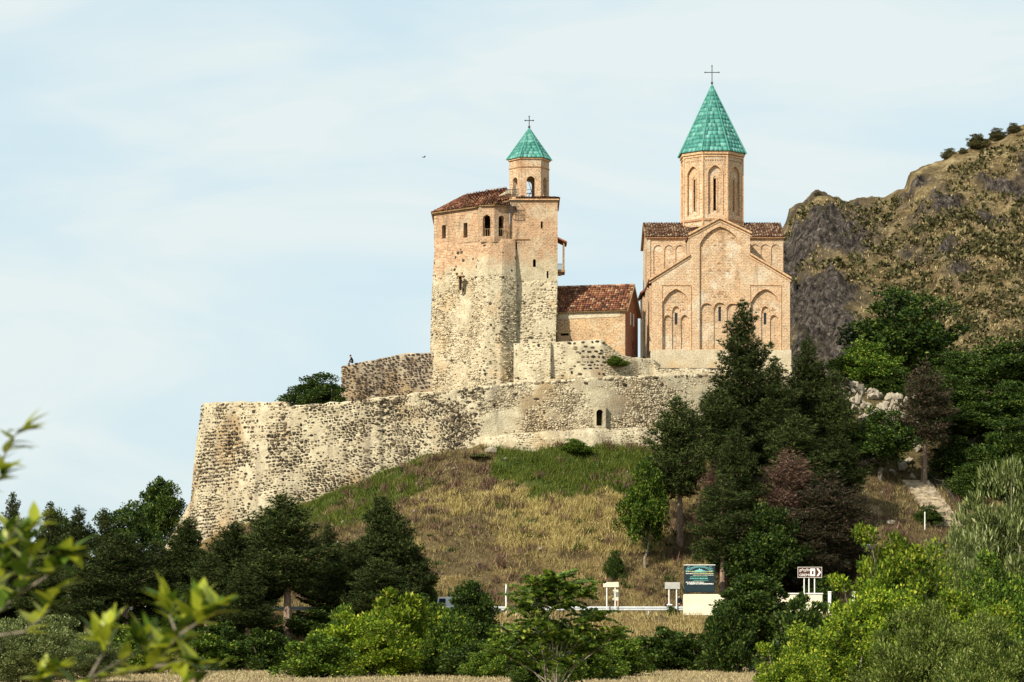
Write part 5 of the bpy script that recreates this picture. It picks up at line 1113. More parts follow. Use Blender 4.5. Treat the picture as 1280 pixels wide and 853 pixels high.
# ================================================================== stone stairs with handrail
d3 = ST1 - ST0; Ls = float(np.hypot(d3[0], d3[1])); du_ = Vector((d3[0] / Ls, d3[1] / Ls, 0)); dv_ = Vector((du_.y, -du_.x, 0))
st_ = thing('stone_stairs', 'flight of pale worn stone steps climbing the bank on the right', 'stairs', tuple(ST0))
NS = 26; wS = 1.35
for v in range(4):
    r = random.Random(900 + v); m_ = MB(); hgt = .2
    pts = [(-wS - r.uniform(0, .25), 0), (wS + r.uniform(0, .25), 0), (wS + r.uniform(0, .1), .36), (-wS - r.uniform(0, .1), .36)]
    vs = []
    for z_ in (-.25, .0):
        for (a, b) in pts: q = dv_ * a + du_ * (b + r.uniform(-.02, .02)); vs.append((q.x, q.y, z_ + r.uniform(-.015, .015)))
    m_.add(vs, [(0,3,2,1), (4,5,6,7), (0,1,5,4), (1,2,6,5), (2,3,7,6), (3,0,4,7)])
    if v == 0: _sm = []
    tmp = m_.build('step_tmp', M['step']); _sm.append(tmp.data); bpy.data.objects.remove(tmp)
for i in range(NS):
    o = link('step', _sm[i % 4], None, st_); t = i / NS; o.location = (d3[0] * t, d3[1] * t, d3[2] * (i + 1) / NS)
hr = thing('handrail', 'dark iron handrail curving up the right side of the stone stairs', 'railing', (float(ST0[0]) + 1.7, float(ST0[1]), float(ST0[2])))
hp = []
for i in range(7):
    t = i / 6 * 1.12 - .05; off = 1.75 + .9 * (1 - t) ** 2; q = Vector(ST0) + Vector(d3) * t + dv_ * off * (1 if dv_.x > 0 else -1); q.z = H1(q.x, q.y); hp.append(q)
L0 = Vector(hr.location)
for q in hp:
    m_ = MB(); m_.bar(q - L0 - Vector((0, 0, .2)), q - L0 + Vector((0, 0, 1.0)), .07); m_.build('post', M['iron'], hr)
for zz_ in (1.0, .5):
    m_ = MB(); m_.tube([q - L0 + Vector((0, 0, zz_)) for q in hp], .04, 6); m_.build('rail', M['iron'], hr)

# pale rock outcrop
oc = thing('rock_outcrop', 'heap of pale angular rocks between the trees on the saddle', 'rocks', (X_(1100, 296), 296, H1(X_(1100, 296), 296)))
def rock_mesh(seed):
    r = np.random.default_rng(seed); import bmesh
    bm = bmesh.new(); bmesh.ops.create_icosphere(bm, subdivisions=1, radius=1)
    for v in bm.verts: v.co = Vector(v.co) * float(r.uniform(.55, 1.1)); v.co.x *= 1.25; v.co.z *= .9
    me = bpy.data.meshes.new('rock'); bm.to_mesh(me); bm.free(); me.materials.append(M['outcrop']); return me
rk = [rock_mesh(i) for i in range(6)]; r = random.Random(4)
for i in range(230):
    px = r.gauss(1098, 26); Y = r.uniform(293.5, 301.5); px = min(1146, max(1052, px)); x = X_(px, Y); s_ = r.uniform(.15, .85) ** 2.0 + .1
    o = link('rock', rk[i % 6], None, oc); o.location = Vector((x, Y, H1(x, Y) + s_ * .3 + r.uniform(0, .5))) - oc.location; o.rotation_euler = (r.uniform(0, 3), r.uniform(0, 3), r.uniform(0, 6)); o.scale = (s_, s_ * .8, s_ * .75)
for (px, Y, sc, lab) in [(1165, 287, .5, 'pale boulder right of the half dead pine trunk'), (1112, 277, .45, 'broken pale rock on the bank left of the stairs'), (613, 283.6, .5, 'weathered rock on the slope at the foot of the wall corner')]:
    x = X_(px, Y); o = link('boulder', rk[int(px) % 6], None, None, None, lab, 'boulder'); o.location = (x, Y, H1(x, Y) + .2); o.scale = (sc * 1.2, sc, sc)

# ================================================================== roadside things
ZG = 4.40
gr = thing('guardrail', 'long galvanised steel guardrail along the near edge of the road', 'guardrail', (0, 245.6, ZG))
prof = [(0, .40), (-.07, .45), (-.07, .53), (0, .58), (-.07, .63), (-.07, .71), (0, .76), (.01, .76), (-.05, .71), (-.05, .63), (.012, .58), (-.05, .53), (-.05, .45), (.01, .40)]
xa, xb = X_(-60, 245.6), X_(856, 245.6); m_ = MB(); k = len(prof)
m_.add([(xa, y, z) for y, z in prof] + [(xb, y, z) for y, z in prof], [(i, (i + 1) % k, (i + 1) % k + k, i + k) for i in range(k)] + [tuple(range(k - 1, -1, -1)), tuple(range(k, 2 * k))]); m_.build('beam', M['rail'], gr)
m_ = MB(); m_.box(-.06, .02, -.4, .06, .14, .74); tmp = m_.build('post_tmp', M['rail']); pm = tmp.data; bpy.data.objects.remove(tmp)
x = xb - .3
while x > xa: o = link('post', pm, None, gr); o.location = (x, 0, 0); x -= 2.8

cb = thing('concrete_block', 'large cream concrete parapet block under the teal information board', 'barrier', (X_(881, 243.4), 243.4, ZG))
def bev_box(name, x0, y0, z0, x1, y1, z1, m, parent, bv=.04, **k):
    import bmesh
    bm = bmesh.new(); bmesh.ops.create_cube(bm, size=1); bmesh.ops.scale(bm, vec=(x1 - x0, y1 - y0, z1 - z0), verts=bm.verts); bmesh.ops.translate(bm, vec=((x0 + x1) / 2, (y0 + y1) / 2, (z0 + z1) / 2), verts=bm.verts)
    bmesh.ops.bevel(bm, geom=bm.edges[:], offset=bv, segments=2, affect='EDGES'); me = bpy.data.meshes.new(name); bm.to_mesh(me); bm.free(); return link(name, me, m, parent, **k)
w2 = (X_(908, 243.4) - X_(854, 243.4)) / 2
bev_box('slab', -w2, -.3, -.05, w2, .3, Z_(743, 243.4) - ZG, M['concrete'], cb, .06); bev_box('footing', -w2 + .6, -.12, -1.1, w2, .5, -.08, M['concrete'], cb, .03)
pw = thing('white_parapet', 'low white concrete parapet seen through leaves below the brown sign', 'barrier', (X_(1000, 246), 246, ZG))
w3 = (X_(1028, 246) - X_(972, 246)) / 2; bev_box('wall', -w3, -.2, -.6, w3, .2, Z_(743.5, 246) - ZG, M['concrete'], pw, .04); bev_box('coping', -w3 - .05, -.25, Z_(743.2, 246) - ZG, w3 + .05, .25, Z_(741.5, 246) - ZG, M['sign_white'], pw, .02)
for i, (px, lab) in enumerate([(1037, 'white roadside post next to the end of the white parapet'), (1067, 'white roadside post half hidden by the bright green shrub'), (1201, 'left one of the two white posts above the olive thicket'), (1223, 'right one of the two white posts above the olive thicket')]):
    t = thing('roadside_post', lab, 'post', (X_(px, 245), 245, ZG), 0, 'white roadside posts'); hh_ = Z_(739.5, 245) - ZG
    bev_box('shaft', -.13, -.13, -.5, .13, .13, hh_ - .12, M['white_metal'], t, .02); bev_box('cap', -.16, -.16, hh_ - .12, .16, .16, hh_, M['white_metal'], t, .03)

def sign(name, label, cat, px0, px1, y0, y1, Y, m, posts, pm_, ybot=None, rz=0, th=.05):
    cx = X_((px0 + px1) / 2, Y); z = H1(cx, Y); t = thing(name, label, cat, (cx, Y, z), rz); w_ = (px1 - px0) / FPX * Y / 2
    bev_box('panel', -w_, -th, Z_(y1, Y) - z, w_, 0, Z_(y0, Y) - z, m, t, .015)
    for p in posts:
        m2 = MB(); xx = X_(p, Y) - cx; m2.tube([(xx, .05, -.4), (xx, .05, Z_(y0, Y) - z - .02)], .055, 8); m2.build('post', M[pm_], t)
    return t, w_, z
t, w_, z = sign('road_sign', 'pale rectangular road sign on two white poles seen from behind at the rail', 'road sign', 754, 773.5, 728, 734.2, 245.2, M['cream_sign'], (758.6, 769), 'white_metal')
Y = 246.0; cx = X_(769.5, Y); t = thing('direction_board', 'tan weathered board with ragged left edge below the pale rectangular sign', 'sign', (cx, Y, ZG - .1)); r = random.Random(5)
pts = [(X_(773, Y) - cx, Z_(749.5, Y) - ZG), (X_(773, Y) - cx, Z_(735.5, Y) - ZG)] + [(X_(765.5 + (1.4 if i % 2 else 0) + r.uniform(-.3, .3), Y) - cx, Z_(736 + i * 1.9, Y) - ZG) for i in range(8)]
m_ = MB(); k = len(pts); m_.add([(a, 0, b) for a, b in pts] + [(a, .06, b) for a, b in pts], [tuple(range(k - 1, -1, -1)), tuple(range(k, 2 * k))] + [(i, (i + 1) % k, (i + 1) % k + k, i + k) for i in range(k)]); m_.build('panel', M['cream_sign'], t)
for px in (769.6, 772.4):
    m_ = MB(); m_.bar((X_(px, Y) - cx, .1, -.4), (X_(px, Y) - cx, .1, Z_(737, Y) - ZG), .09); m_.build('post', M['tan_sign'], t)
t, w_, z = sign('road_sign', 'grey road sign back on two white poles left of the teal board', 'road sign', 831, 850, 728, 736.5, 244.6, M['grey_metal'], (836.3, 845.8), 'white_metal')
m_ = MB(); m_.box(-w_ + .05, .0, Z_(732.4, 244.6) - z, w_ - .05, .03, Z_(731.8, 244.6) - z); m_.build('stiffener', M['iron'], t)
bev_box('foot_plate', X_(833.5, 244.6) - t.location.x, -.1, Z_(757, 244.6) - z, X_(840.5, 244.6) - t.location.x, .15, Z_(755.3, 244.6) - z, M['sign_white'], t, .02)
Y = 245.3; x = X_(632.6, Y); t = thing('warning_sign', 'triangular road sign seen almost edge on atop a white pole', 'road sign', (x, Y, ZG), R(72))
m_ = MB(); m_.tube([(0, 0, -.4), (0, 0, Z_(730.5, Y) - ZG)], .07, 8); m_.build('post', M['white_metal'], t)
zt_ = Z_(732, Y) - ZG; m_ = MB(); a_ = .48; m_.add([(-a_, -.09, zt_ - .85), (a_, -.09, zt_ - .85), (0, -.09, zt_), (-a_, -.07, zt_ - .85), (a_, -.07, zt_ - .85), (0, -.07, zt_)], [(0,1,2), (5,4,3), (0,3,4,1), (1,4,5,2), (2,5,3,0)]); m_.build('panel', M['grey_metal'], t)

# brown tourist sign with lettering
t, w_, z = sign('tourist_sign', 'brown road sign with white lettering, a castle symbol and an arrow', 'road sign', 997, 1027.3, 709, 722.3, 249, M['brown_sign'], (1005.3, 1011.3, 1018.3), 'white_metal')
Hs = (722.3 - 709) / FPX * 249; zb_ = Z_(722.3, 249) - z
for (x0, z0, x1, z1) in ((-w_, 0, w_, .03), (-w_, Hs - .03, w_, Hs), (-w_, .03, -w_ + .03, Hs - .03), (w_ - .03, .03, w_, Hs - .03)):
    m_ = MB(); m_.box(x0, -.068, zb_ + z0, x1, -.052, zb_ + z1); m_.build('border', M['sign_white'], t)
def letters(txt, size, loc, m, parent, name='lettering', bold=.002, wid=None):
    c = bpy.data.curves.new(name, 'FONT'); c.body = txt; c.size = size; c.extrude = .006; c.offset = bold; c.resolution_u = 2
    o = bpy.data.objects.new(name, c); C.objects.link(o); dg = bpy.context.evaluated_depsgraph_get(); me = bpy.data.meshes.new_from_object(o.evaluated_get(dg)); bpy.data.objects.remove(o)
    me.name = name; me.materials.clear(); me.materials.append(M[m]); o = link(name, me, None, parent)
    if wid and len(me.vertices):
        xs_ = [v.co.x for v in me.vertices]; f_ = wid / max(.01, max(xs_) - min(xs_))
        for v in me.vertices: v.co.x *= f_
    o.rotation_euler = (R(90), 0, 0); o.location = loc; return o
letters('გრემი', .31, (-w_ + .13, -.06, zb_ + .56), 'sign_white', t, wid=.90); letters('GREMI', .30, (-w_ + .13, -.06, zb_ + .13), 'sign_white', t, wid=.88)
m_ = MB(); m_.box(.04, -.066, zb_ + .13, .46, -.053, zb_ + Hs - .13); m_.build('symbol_plate', M['sign_white'], t)
m_ = MB(); m_.box(.18, -.075, zb_ + .28, .32, -.067, zb_ + .50); m_.add([(.15, -.075, zb_ + .5), (.35, -.075, zb_ + .5), (.25, -.075, zb_ + .62), (.15, -.067, zb_ + .5), (.35, -.067, zb_ + .5), (.25, -.067, zb_ + .62)], [(0,1,2), (5,4,3), (0,3,4,1), (1,4,5,2), (2,5,3,0)]); m_.build('castle_symbol', M['brown_sign'], t)
m_ = MB(); zc = zb_ + Hs / 2
pts = [(.58, -.34), (.74, -.34), (.97, 0), (.74, .34), (.58, .34), (.80, 0)]; m_.add([(a, -.066, zc + b) for a, b in pts] + [(a, -.053, zc + b) for a, b in pts], [(0,1,2,5), (5,2,3,4), (6,11,8,7), (11,10,9,8)] + [(i, i + 6, (i + 1) % 6 + 6, (i + 1) % 6) for i in range(6)]); m_.build('arrow', M['sign_white'], t)

# teal information board
Y = 256.3; x = X_(874.5, Y); z = H1(x, Y); t = thing('information_board', 'large dark teal information board with rows of pale lettering behind the concrete block', 'information board', (x, Y, z), R(-3))
w_ = 38.5 / FPX * Y / 2; zt_, zb_ = Z_(707, Y) - z, Z_(740.5, Y) - z
bev_box('panel', -w_, -.08, zb_, w_, .04, zt_, M['teal'], t, .03); bev_box('top_edge', -w_ - .05, -.11, zt_, w_ + .03, .06, zt_ + .07, M['sign_white'], t, .015)
for xx in (-w_ + .25, w_ - .25): bev_box('leg', xx - .08, -.04, -.4, xx + .08, .1, zb_, M['teal'], t, .01)
def stroke(pts, w__, m, nm): 
    m_ = MB()
    for a, b in zip(pts[:-1], pts[1:]): m_.bar((a[0], -.088, a[1]), (b[0], -.088, b[1]), .012, w__, up=(0, 0, 1)) if abs(b[0] - a[0]) > abs(b[1] - a[1]) else m_.bar((a[0], -.088, a[1]), (b[0], -.088, b[1]), w__, .012, up=(0, 1, 0))
    m_.build(nm, M[m], t, kind='stuff')
zt2 = zt_ - .62
for rad_, m__ in ((.92, 'sign_teal'), (1.08, 'sign_teal')): stroke([(rad_ * math.cos(a), zt2 + rad_ * .52 * math.sin(a)) for a in np.linspace(.25, math.pi - .25, 12)], .035, m__, 'emblem_arc')
m_ = MB(); pts = [(-.62, 0), (.62, 0), (.5, .16), (.3, .2), (.18, .3), (.06, .24), (0, .42), (-.08, .25), (-.3, .2), (-.52, .12)]; k = len(pts)
m_.add([(a, -.09, zt2 + b) for a, b in pts] + [(a, -.081, zt2 + b) for a, b in pts], [tuple(range(k))] + [(i, i + k, (i + 1) % k + k, (i + 1) % k) for i in range(k)]); m_.build('emblem', M['sign_teal'], t)
for sx in (-1, 1):
    for q in range(3): stroke([(sx * (1.12 - .08 * q) + .11 * math.cos(a), zt2 + .12 + q * .16 + .07 * math.sin(a)) for a in np.linspace(0, 5, 8)], .03, 'sign_teal', 'scroll')
r = random.Random(12)
for (y_, x0, x1, h_, m__) in ((714.6, -1.22, 1.15, .10, 'sign_yellow'), (717.2, -1.22, -.55, .09, 'sign_white'), (717.2, -.5, 1.24, .10, 'sign_yellow'), (719.2, -.6, 1.22, .05, 'sign_white'), (721.3, -.82, .7, .09, 'sign_green'), (723.4, -.85, .75, .09, 'sign_teal'), (725.6, -.6, .8, .08, 'sign_green'), (728, -1.22, .4, .09, 'sign_white'), (730, -1.1, 1.22, .12, 'sign_white')):
    m_ = MB(); xx = x0; z0 = Z_(y_, Y) - z
    while xx < x1:
        ww = r.uniform(.04, .13); m_.box(xx, -.09, z0 - h_ / 2 * r.uniform(.6, 1), min(xx + ww, x1), -.081, z0 + h_ / 2 * r.uniform(.6, 1)); xx += ww + r.uniform(.02, .05)
    m_.build('printed_line', M[m__], t, kind='stuff')

# small dark board on the bank and a marker post
Y = 268.0; x = X_(1080, Y); t = thing('notice_board', 'small dark notice board with a light top edge on the bare bank', 'sign', (x, Y, H1(x, Y))); zt_ = Z_(681, Y) - H1(x, Y)
bev_box('panel', -.75, -.05, zt_ - .45, .75, .05, zt_, M['iron'], t, .02); bev_box('top_edge', -.78, -.07, zt_ - .05, .78, .07, zt_ + .02, M['grey_metal'], t, .01)
for xx in (-.6, .6): bev_box('leg', xx - .05, -.03, -.3, xx + .05, .05, zt_ - .45, M['iron'], t, .01)
Y = 277.0; x = X_(1156, Y); zz_ = H1(x, Y); t = thing('marker_post', 'tiny white marker post on the bank beside the stairs', 'post', (x, Y, zz_)); bev_box('shaft', -.05, -.05, -.2, .05, .05, Z_(640, Y) - zz_ if Z_(640, Y) - zz_ > .3 else .6, M['white_metal'], t, .01)

# white van mostly hidden by bushes
def van():
    Y = 250.2; x = X_(549, Y); t = thing('white_van', 'white van on the road half hidden behind the yellow green bush', 'van', (x, Y, 4.42), R(-12))
    prof = [(0, .35), (0, 1.0), (.06, 1.50), (.22, 1.60), (1.95, 1.62), (2.15, 1.56), (2.72, 1.02), (3.55, .88), (3.75, .70), (3.75, .35)]; k = len(prof); m_ = MB(); ins = lambda z_: .0 if z_ < 1.05 else (z_ - 1.05) * .22
    m_.add([(a, -.82 + ins(b), b) for a, b in prof] + [(a, .82 - ins(b), b) for a, b in prof], [tuple(range(k - 1, -1, -1)), tuple(range(k, 2 * k))] + [(i, (i + 1) % k, (i + 1) % k + k, i + k) for i in range(k)]); m_.build('body', M['car_paint'], t)
    for pts in ([(.12, 1.02), (.75, 1.02), (.75, 1.46), (.2, 1.46)], [(1.25, 1.02), (2.5, 1.02), (2.1, 1.46), (1.25, 1.46)]):
        m_ = MB(); n_ = len(pts); m_.add([(a, -.832 + ins(b), b) for a, b in pts] + [(a, -.80 + ins(b), b) for a, b in pts], [tuple(range(n_ - 1, -1, -1))] + [(i, (i + 1) % n_, (i + 1) % n_ + n_, i + n_) for i in range(n_)]); m_.build('window', M['glass'], t)
    m_ = MB(); m_.add([(2.18, -.66, 1.55), (2.71, -.74, 1.05), (2.71, .74, 1.05), (2.18, .66, 1.55), (2.16, -.66, 1.52), (2.69, -.74, 1.02), (2.69, .74, 1.02), (2.16, .66, 1.52)], [(0,1,2,3), (0,4,5,1), (1,5,6,2), (2,6,7,3), (3,7,4,0)]); 
    for i in range(len(m_.v)): m_.v[i] = (m_.v[i][0] + .012, m_.v[i][1], m_.v[i][2] + .012)
    m_.build('windscreen', M['glass'], t)
    for xx in (.7, 3.0):
        for yy in (-.80, .62):
            wl = MB(); wl.tube([(xx, yy, .3), (xx, yy + .18, .3)], .3, 16); tyre = wl.build('wheel', M['rubber'], t); rm = MB(); rm.tube([(xx, yy - .01, .3), (xx, yy + .19, .3)], .17, 12); rm.build('rim', M['grey_metal'], tyre)
    for yy in (-.72, .5): m_ = MB(); m_.box(3.74, yy, .62, 3.78, yy + .22, .76); m_.build('headlight', M['sign_white'], t)
    m_ = MB(); m_.box(3.72, -.8, .32, 3.86, .8, .5); m_.build('bumper', M['iron'], t)
van()

# ================================================================== people
def person(label, loc, rz, J, shirt='cloth_dark', hair_r=.105):
    """J: joint positions; grows one continuous skinned body"""
    t = thing('person', label, 'person', loc, rz); V = []; Rd = []; E = []
    def add(p, r_, par=None):
        V.append(p); Rd.append(r_)
        if par is not None: E.append((par, len(V) - 1))
        return len(V) - 1
    pel = add(J['pelvis'], .15); sp = add(J['waist'], .135, pel); chs = add(J['chest'], .165, sp); nk = add(J['neck'], .06, chs); hd = add(J['head'], .092, nk); top = add(tuple(np.array(J['head']) + np.array(J.get('up', (0, 0, .13)))), .075, hd)
    nose = np.array(J['head']) + np.array(J.get('face', (0, -.1, 0))); add(tuple(nose), .02, hd)
    for s_ in ('l', 'r'):
        sh = add(J['sh' + s_], .07, chs); el = add(J['el' + s_], .048, sh); wr = add(J['wr' + s_], .03, el); d = np.array(J['wr' + s_]) - np.array(J['el' + s_]); d = d / np.linalg.norm(d); pm_ = np.array(J['wr' + s_]) + d * .07; pa = add(tuple(pm_), .038, wr)
        side = np.cross(d, [0, 1, 0]); side = side / (np.linalg.norm(side) + 1e-6)
        for q, L_ in ((-.03, .07), (-.01, .085), (.01, .08), (.03, .062)):
            f0 = add(tuple(pm_ + side * q + d * .04), .011, pa); add(tuple(pm_ + side * q * 1.2 + d * (.04 + L_) + np.array([0, -.015, 0])), .008, f0)
        f0 = add(tuple(pm_ + side * .05 - d * .01), .013, pa); add(tuple(pm_ + side * .07 + d * .04), .010, f0)
        hp_ = add(J['hp' + s_], .10, pel); kn = add(J['kn' + s_], .065, hp_); an = add(J['an' + s_], .045, kn); add(J['to' + s_], .042, an)
    me = bpy.data.meshes.new('body'); me.from_pydata(V, E, []); o = bpy.data.objects.new('body', me); C.objects.link(o); md = o.modifiers.new('skin', 'SKIN')
    for i, sv_ in enumerate(me.skin_vertices[0].data): sv_.radius = (Rd[i], Rd[i]); sv_.use_root = (i == 0)
    o.modifiers.new('sub', 'SUBSURF').levels = 1
    dg = bpy.context.evaluated_depsgraph_get(); nm = bpy.data.meshes.new_from_object(o.evaluated_get(dg)); bpy.data.objects.remove(o)
    nm.materials.clear(); nm.materials.append(M[shirt]); nm.materials.append(M['skin']); hz_ = np.array(J['neck'])
    for p in nm.polygons:
        c = np.array(p.center); p.use_smooth = True
        if np.linalg.norm(c - np.array(J['head'])) < .2 and c[2] > hz_[2] - .01 or any(np.linalg.norm(c - np.array(J['wr' + s_])) < .2 and np.linalg.norm(c - np.array(J['el' + s_])) > np.linalg.norm(np.array(J['wr' + s_]) - np.array(J['el' + s_])) + .01 for s_ in 'lr'): p.material_index = 1
    link('body', nm, None, t); m_ = MB(); h_ = np.array(J['head']) + np.array(J.get('up', (0, 0, .13))) * .6 - np.array(J.get('face', (0, -.1, 0))) * .35
    m_.ring([(.02, -.11), (.085, -.08), (hair_r, 0), (.085, .06), (.03, .095)], tuple(h_), 10); m_.build('hair', M['hair'], t, smooth=True); return t
stand = dict(pelvis=(0, 0, .95), waist=(0, .01, 1.1), chest=(0, 0, 1.32), neck=(0, 0, 1.5), head=(0, -.02, 1.60), shl=(-.18, 0, 1.42), ell=(-.25, .02, 1.15), wrl=(-.16, -.2, 1.02), shr=(.18, 0, 1.42), elr=(.25, .04, 1.14), wrr=(.22, -.04, .90), hpl=(-.09, 0, .90), knl=(-.11, -.02, .5), anl=(-.12, .02, .08), tol=(-.13, -.16, .04), hpr=(.09, 0, .90), knr=(.12, -.04, .5), anr=(.13, 0, .08), tor=(.15, -.17, .04))
person('person in dark clothes standing behind the rail next to the grey sign back', (X_(848.8, 247), 247, 4.42), R(20), stand)
sit = dict(pelvis=(0, 0, .12), waist=(-.06, 0, .27), chest=(-.15, 0, .50), neck=(-.24, 0, .66), head=(-.31, 0, .75), face=(-.1, -.02, 0), up=(-.02, 0, .13), shl=(-.17, -.18, .58), ell=(-.30, -.22, .36), wrl=(-.42, -.12, .22), shr=(-.17, .18, .58), elr=(-.28, .24, .36), wrr=(-.42, .14, .24), hpl=(-.04, -.1, .1), knl=(-.42, -.14, .20), anl=(-.50, -.14, -.16), tol=(-.64, -.15, -.2), hpr=(-.04, .1, .1), knr=(-.40, .16, .26), anr=(-.38, .16, -.06), tor=(-.52, .17, -.1))
person('person in dark clothes sitting hunched on the left end of the dark rampart', (X_(441.5, 300.2), 300.2, Z_(454.6, 300.2)), 0, sit)

# birds
def bird(label, loc, rz, fly):
    t = thing('bird', label, 'bird', loc, rz); m_ = MB(); m_.tube([(-.22, 0, 0), (-.12, 0, .01), (0, 0, .02), (.12, 0, .05), (.17, 0, .08), (.23, 0, .07)], [.02, .05, .07, .05, .04, .008], 7); m_.build('body', M['cloth_dark'], t, smooth=True)
    for s_ in (-1, 1):
        m_ = MB(); e = .5 if fly else .05; m_.add([(.08, s_ * .04, .04), (-.08, s_ * .04, .04), (-.16 if not fly else -.1, s_ * (.04 + e * .55), .04 + e * .25), (.0 if fly else -.2, s_ * (.05 + e), .04 + e * .2), (.08, s_ * .04, .05), (-.08, s_ * .04, .05), (-.16 if not fly else -.1, s_ * (.04 + e * .55), .055 + e * .25), (.0 if fly else -.2, s_ * (.05 + e), .055 + e * .2)], [(0,1,2,3), (7,6,5,4), (0,4,5,1), (1,5,6,2), (2,6,7,3), (3,7,4,0)]); m_.build('wing', M['cloth_dark'], t)
    m_ = MB(); m_.add([(-.2, -.02, 0), (-.2, .02, 0), (-.36, .05, -.01), (-.36, -.05, -.01), (-.2, -.02, .015), (-.2, .02, .015), (-.36, .05, .005), (-.36, -.05, .005)], [(0,1,2,3), (7,6,5,4), (0,4,5,1), (1,5,6,2), (2,6,7,3), (3,7,4,0)]); m_.build('tail', M['cloth_dark'], t)
bird('tiny dark bird flying left of the belfry', W(530, 197, 420), .6, True)
bird('small dark bird perched on the ridge of the keep roof', (W(609.5, 238.2, 304.3)), 2.5, False)

# ================================================================== near sapling reaching in from the left
def near_tree():
    Yn = 11.6; gx_ = X_(-230, Yn); t = thing('near_sapling', 'out of focus leafy twigs close to the camera at the lower left', 'tree', (gx_, Yn, H1(gx_, Yn))); L0 = t.location.copy(); r = random.Random(31)
    lm = []
    for v in range(5):
        rr_ = random.Random(v); fold = rr_.uniform(.1, .3); curl = rr_.uniform(-.25, -.05); V = []; F = []
        n_ = 6
        for i in range(n_ + 1):
            u_ = i / n_; w_ = .31 * math.sin(math.pi * u_ ** .72) * (1 - .35 * u_); z_ = curl * u_ * u_
            V += [(u_, -w_, z_ + fold * w_), (u_, 0, z_), (u_, w_, z_ + fold * w_)]
        for i in range(n_):
            for q in (0, 1): F.append((3*i+q, 3*i+q+1, 3*i+q+4, 3*i+q+3))
        lm.append(npmesh('leaf', V, F, True)); lm[-1].materials.append(M['leaf_near' if v < 3 else 'leaf_mid'])
    def pt(px, py, dy=0): return Vector(W(px, py, Yn + dy)) - L0
    trunk = MB(); trunk.tube([(0, 0, -.3), (.05, 0, .8), (.1, .05, 1.9), (.12, 0, 2.9)], [.05, .045, .03, .015], 8); trunk.build('trunk', M['bark_grey'], t)
    twigs = [([(-200, 700, 0), (-60, 620, .1), (0, 580, 0), (18, 545, -.1), (30, 535, -.1)], 7), ([(-60, 620, .1), (-10, 608, .1), (6, 590, .1)], 4),
             ([(-200, 860, 0), (-40, 800, .2), (20, 745, .2), (40, 700, .1), (30, 665, 0), (45, 650, 0)], 11), ([(20, 745, .2), (60, 720, .1), (80, 692, 0), (92, 690, 0)], 8), ([(-40, 800, .2), (-5, 740, .3), (5, 690, .3), (12, 660, .3)], 8), ([(-40, 800, .2), (30, 790, .1), (60, 765, .2), (70, 735, .1)], 5),
             ([(-190, 950, 0), (0, 890, .1), (110, 850, 0), (190, 835, 0), (222, 795, -.1), (245, 762, -.1), (252, 748, -.1)], 18), ([(110, 850, 0), (130, 815, .1), (122, 795, .1), (140, 780, .1)], 8), ([(190, 835, 0), (235, 825, -.2), (262, 842, -.2)], 8), ([(222, 795, -.1), (258, 772, -.2), (280, 755, -.2)], 8), ([(0, 890, .1), (50, 850, .2), (70, 838, .2)], 8), ([(222, 795, -.1), (212, 770, 0), (206, 750, 0)], 7), ([(110, 850, 0), (170, 815, .2), (185, 790, .2)], 8), ([(190, 835, 0), (205, 812, .1), (240, 800, .1)], 7)]
    for pts, nl in [(a_, int(b_ * 3.0)) for a_, b_ in twigs]:
        P_ = [pt(*p) for p in pts]; m_ = MB(); m_.tube(P_, [.006 - .004 * i / (len(P_) - 1) for i in range(len(P_))], 5); m_.build('twig', M['bark_grey'], t)
        for i in range(nl):
            f_ = (i + .6) / nl; f_ = .30 + .70 * f_; k = f_ * (len(P_) - 1); a = min(int(k), len(P_) - 2); p = P_[a].lerp(P_[a + 1], k - a); d = (P_[a + 1] - P_[a]).normalized()
            o = link('leaf', lm[r.choice([0, 1, 2, 3, 4])], None, t); s_ = r.uniform(.08, .14); dd = (d * .5 + Vector((r.uniform(-1, 1), r.uniform(-.7, .7), r.uniform(-.4, .7)))).normalized()
            q = dd.to_track_quat('X', 'Z'); o.rotation_mode = 'QUATERNION'; o.rotation_quaternion = q; o.location = p; o.scale = (s_, s_ * r.uniform(.8, 1.1), s_)
near_tree()
# undergrowth hiding the trunks on the saddle
for i, (px, Y, top, w_, k, lab) in enumerate([(1062, 303, 505, 44, BB, 'left of the pale rock outcrop'), (1150, 303, 478, 70, BB, 'behind the half dead pine, under the largest tree'), (1195, 300, 470, 90, BB, 'just right of the half dead pine crown'), (1235, 297, 492, 95, BA, 'below the right hand saddle trees'), (1272, 298, 478, 95, BB, 'at the right edge, highest of the undergrowth'), (1200, 293, 545, 80, BA, 'above the handrail'), (1245, 290, 540, 90, BB, 'between the handrail and the right edge'), (1280, 287, 560, 90, BA, 'cut by the right edge above the willow'), (1215, 287, 580, 70, BB, 'touching the right side of the handrail'), (1180, 296, 560, 50, BA, 'beside the bare trunk at the stair top'), (1110, 306, 462, 80, BB, 'directly below the largest saddle tree')]):
    place(BC if i % 3 else BH, 'bush', 'dark undergrowth bush on the saddle ' + lab, 'bush', px, Y, top, w_, 'undergrowth on the saddle', cm='leaf_dark')
for px, Y, top, w_, k, lab, cm in [(985, 68, 800, 120, BF, 'bright leafy shrub at the bottom left of the right hand thicket', None), (1215, 84, 735, 130, BF, 'yellow green shrub between the two olive ones at the lower right', None)]:
    place(k, 'shrub', lab, 'shrub', px, Y, top, w_, 'shrubs of the thicket at the lower right', cm=cm)

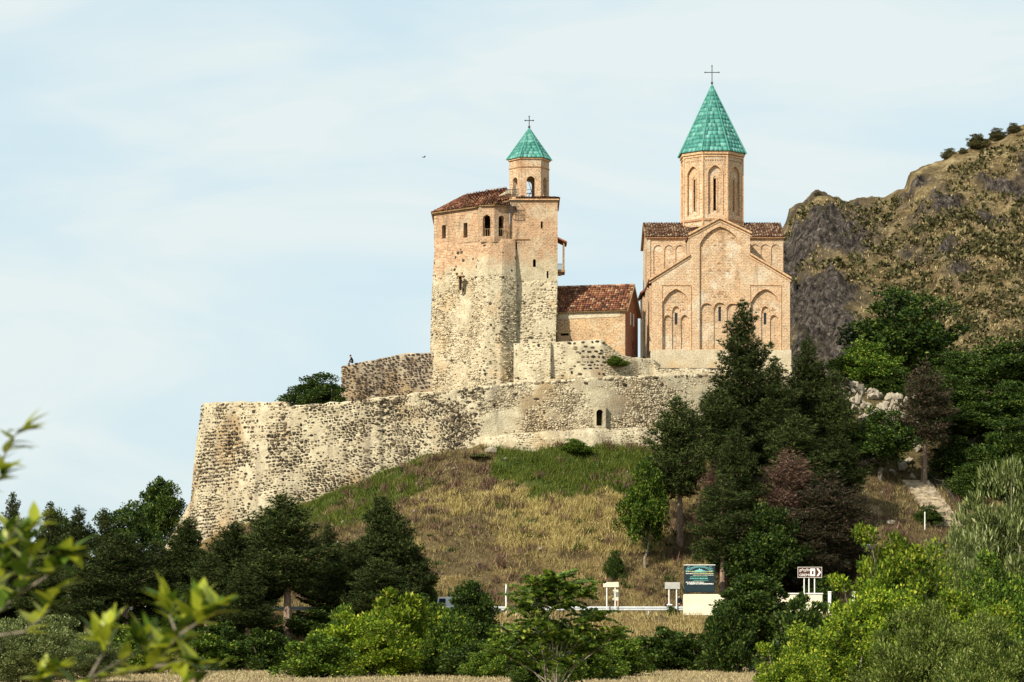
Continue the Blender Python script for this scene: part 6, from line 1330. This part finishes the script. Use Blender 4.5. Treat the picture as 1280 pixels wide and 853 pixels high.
for px, Y, top, w_, lab, cm in [(275, 227, 778, 90, 'added low dark bush under the two leftmost trunk gaps of the pine row', 'leaf_dark'), (300, 236, 762, 110, 'added wide dark bush behind the reddish pine trunk', 'leaf_dark'), (400, 236, 758, 110, 'added wide dark bush right of the reddish pine trunk', 'leaf_dark'), (455, 238, 750, 110, 'added wide dark bush under the low wide pine', 'leaf_dark'), (520, 240, 742, 80, 'added dark bush under the rightmost low pine', 'leaf_dark'), (205, 236, 752, 110, 'added wide dark bush under the buttress pines', 'leaf_dark'), (115, 236, 752, 120, 'added wide dark bush under the rounded top pine', 'leaf_dark'), (30, 238, 748, 120, 'added wide dark bush under the far left pines', 'leaf_dark')]:
    place(BH, 'bush', lab, 'bush', px, Y, top, w_, 'added bushes filling the darkness below the left pines', cm=cm)  # bushes added to supply the darkness under the pine row

# thin railing along the terrace edge before the church
tr_ = thing('terrace_railing', 'thin dark railing along the terrace edge at the foot of the church', 'railing', (X_(855, 298.4), 298.4, Z_(462, 298.4)))
L0 = Vector(tr_.location)
m_ = MB(); m_.tube([Vector(W(816, 460.6, 298.3)) - L0, Vector(W(897, 461.0, 298.3)) - L0], .055, 6); m_.build('rail', M['iron'], tr_)
for px in (818, 827.5, 844, 860, 878, 894):
    m_ = MB(); m_.tube([Vector(W(px, 469.5 if px in (827.5, 844) else 463.5, 297.4 if px in (827.5, 844) else 298.3)) - L0, Vector(W(px, 460.6, 298.3)) - L0], .045, 6); m_.build('post', M['iron'], tr_)
# fallen stones and dead stalks on the slope
r = random.Random(15)
n = 240; gx = rng.uniform(-24, 44, n); gy = rng.uniform(258, 286, n); ok = gy < np.interp(gx, YW[0], YW[1]) - .5; gx, gy = gx[ok], gy[ok]; gz = H(gx, gy); V = []; F = []
base = [(1, 0, 0), (0, 1, 0), (-1, 0, 0), (0, -1, 0), (0, 0, 1), (0, 0, -1)]; fc = [(0, 1, 4), (1, 2, 4), (2, 3, 4), (3, 0, 4), (1, 0, 5), (2, 1, 5), (3, 2, 5), (0, 3, 5)]
for x, y, z in zip(gx, gy, gz):
    b = len(V); s_ = r.uniform(.08, .3) * r.uniform(.5, 1.2)
    for q in base: V.append((x + q[0] * s_ * r.uniform(.6, 1.4), y + q[1] * s_ * r.uniform(.6, 1.4), z + .08 + q[2] * s_ * r.uniform(.5, 1)))
    F += [tuple(i + b for i in f_) for f_ in fc]
link('slope_stones', npmesh('slope stones', V, F), M['outcrop'], kind='stuff')
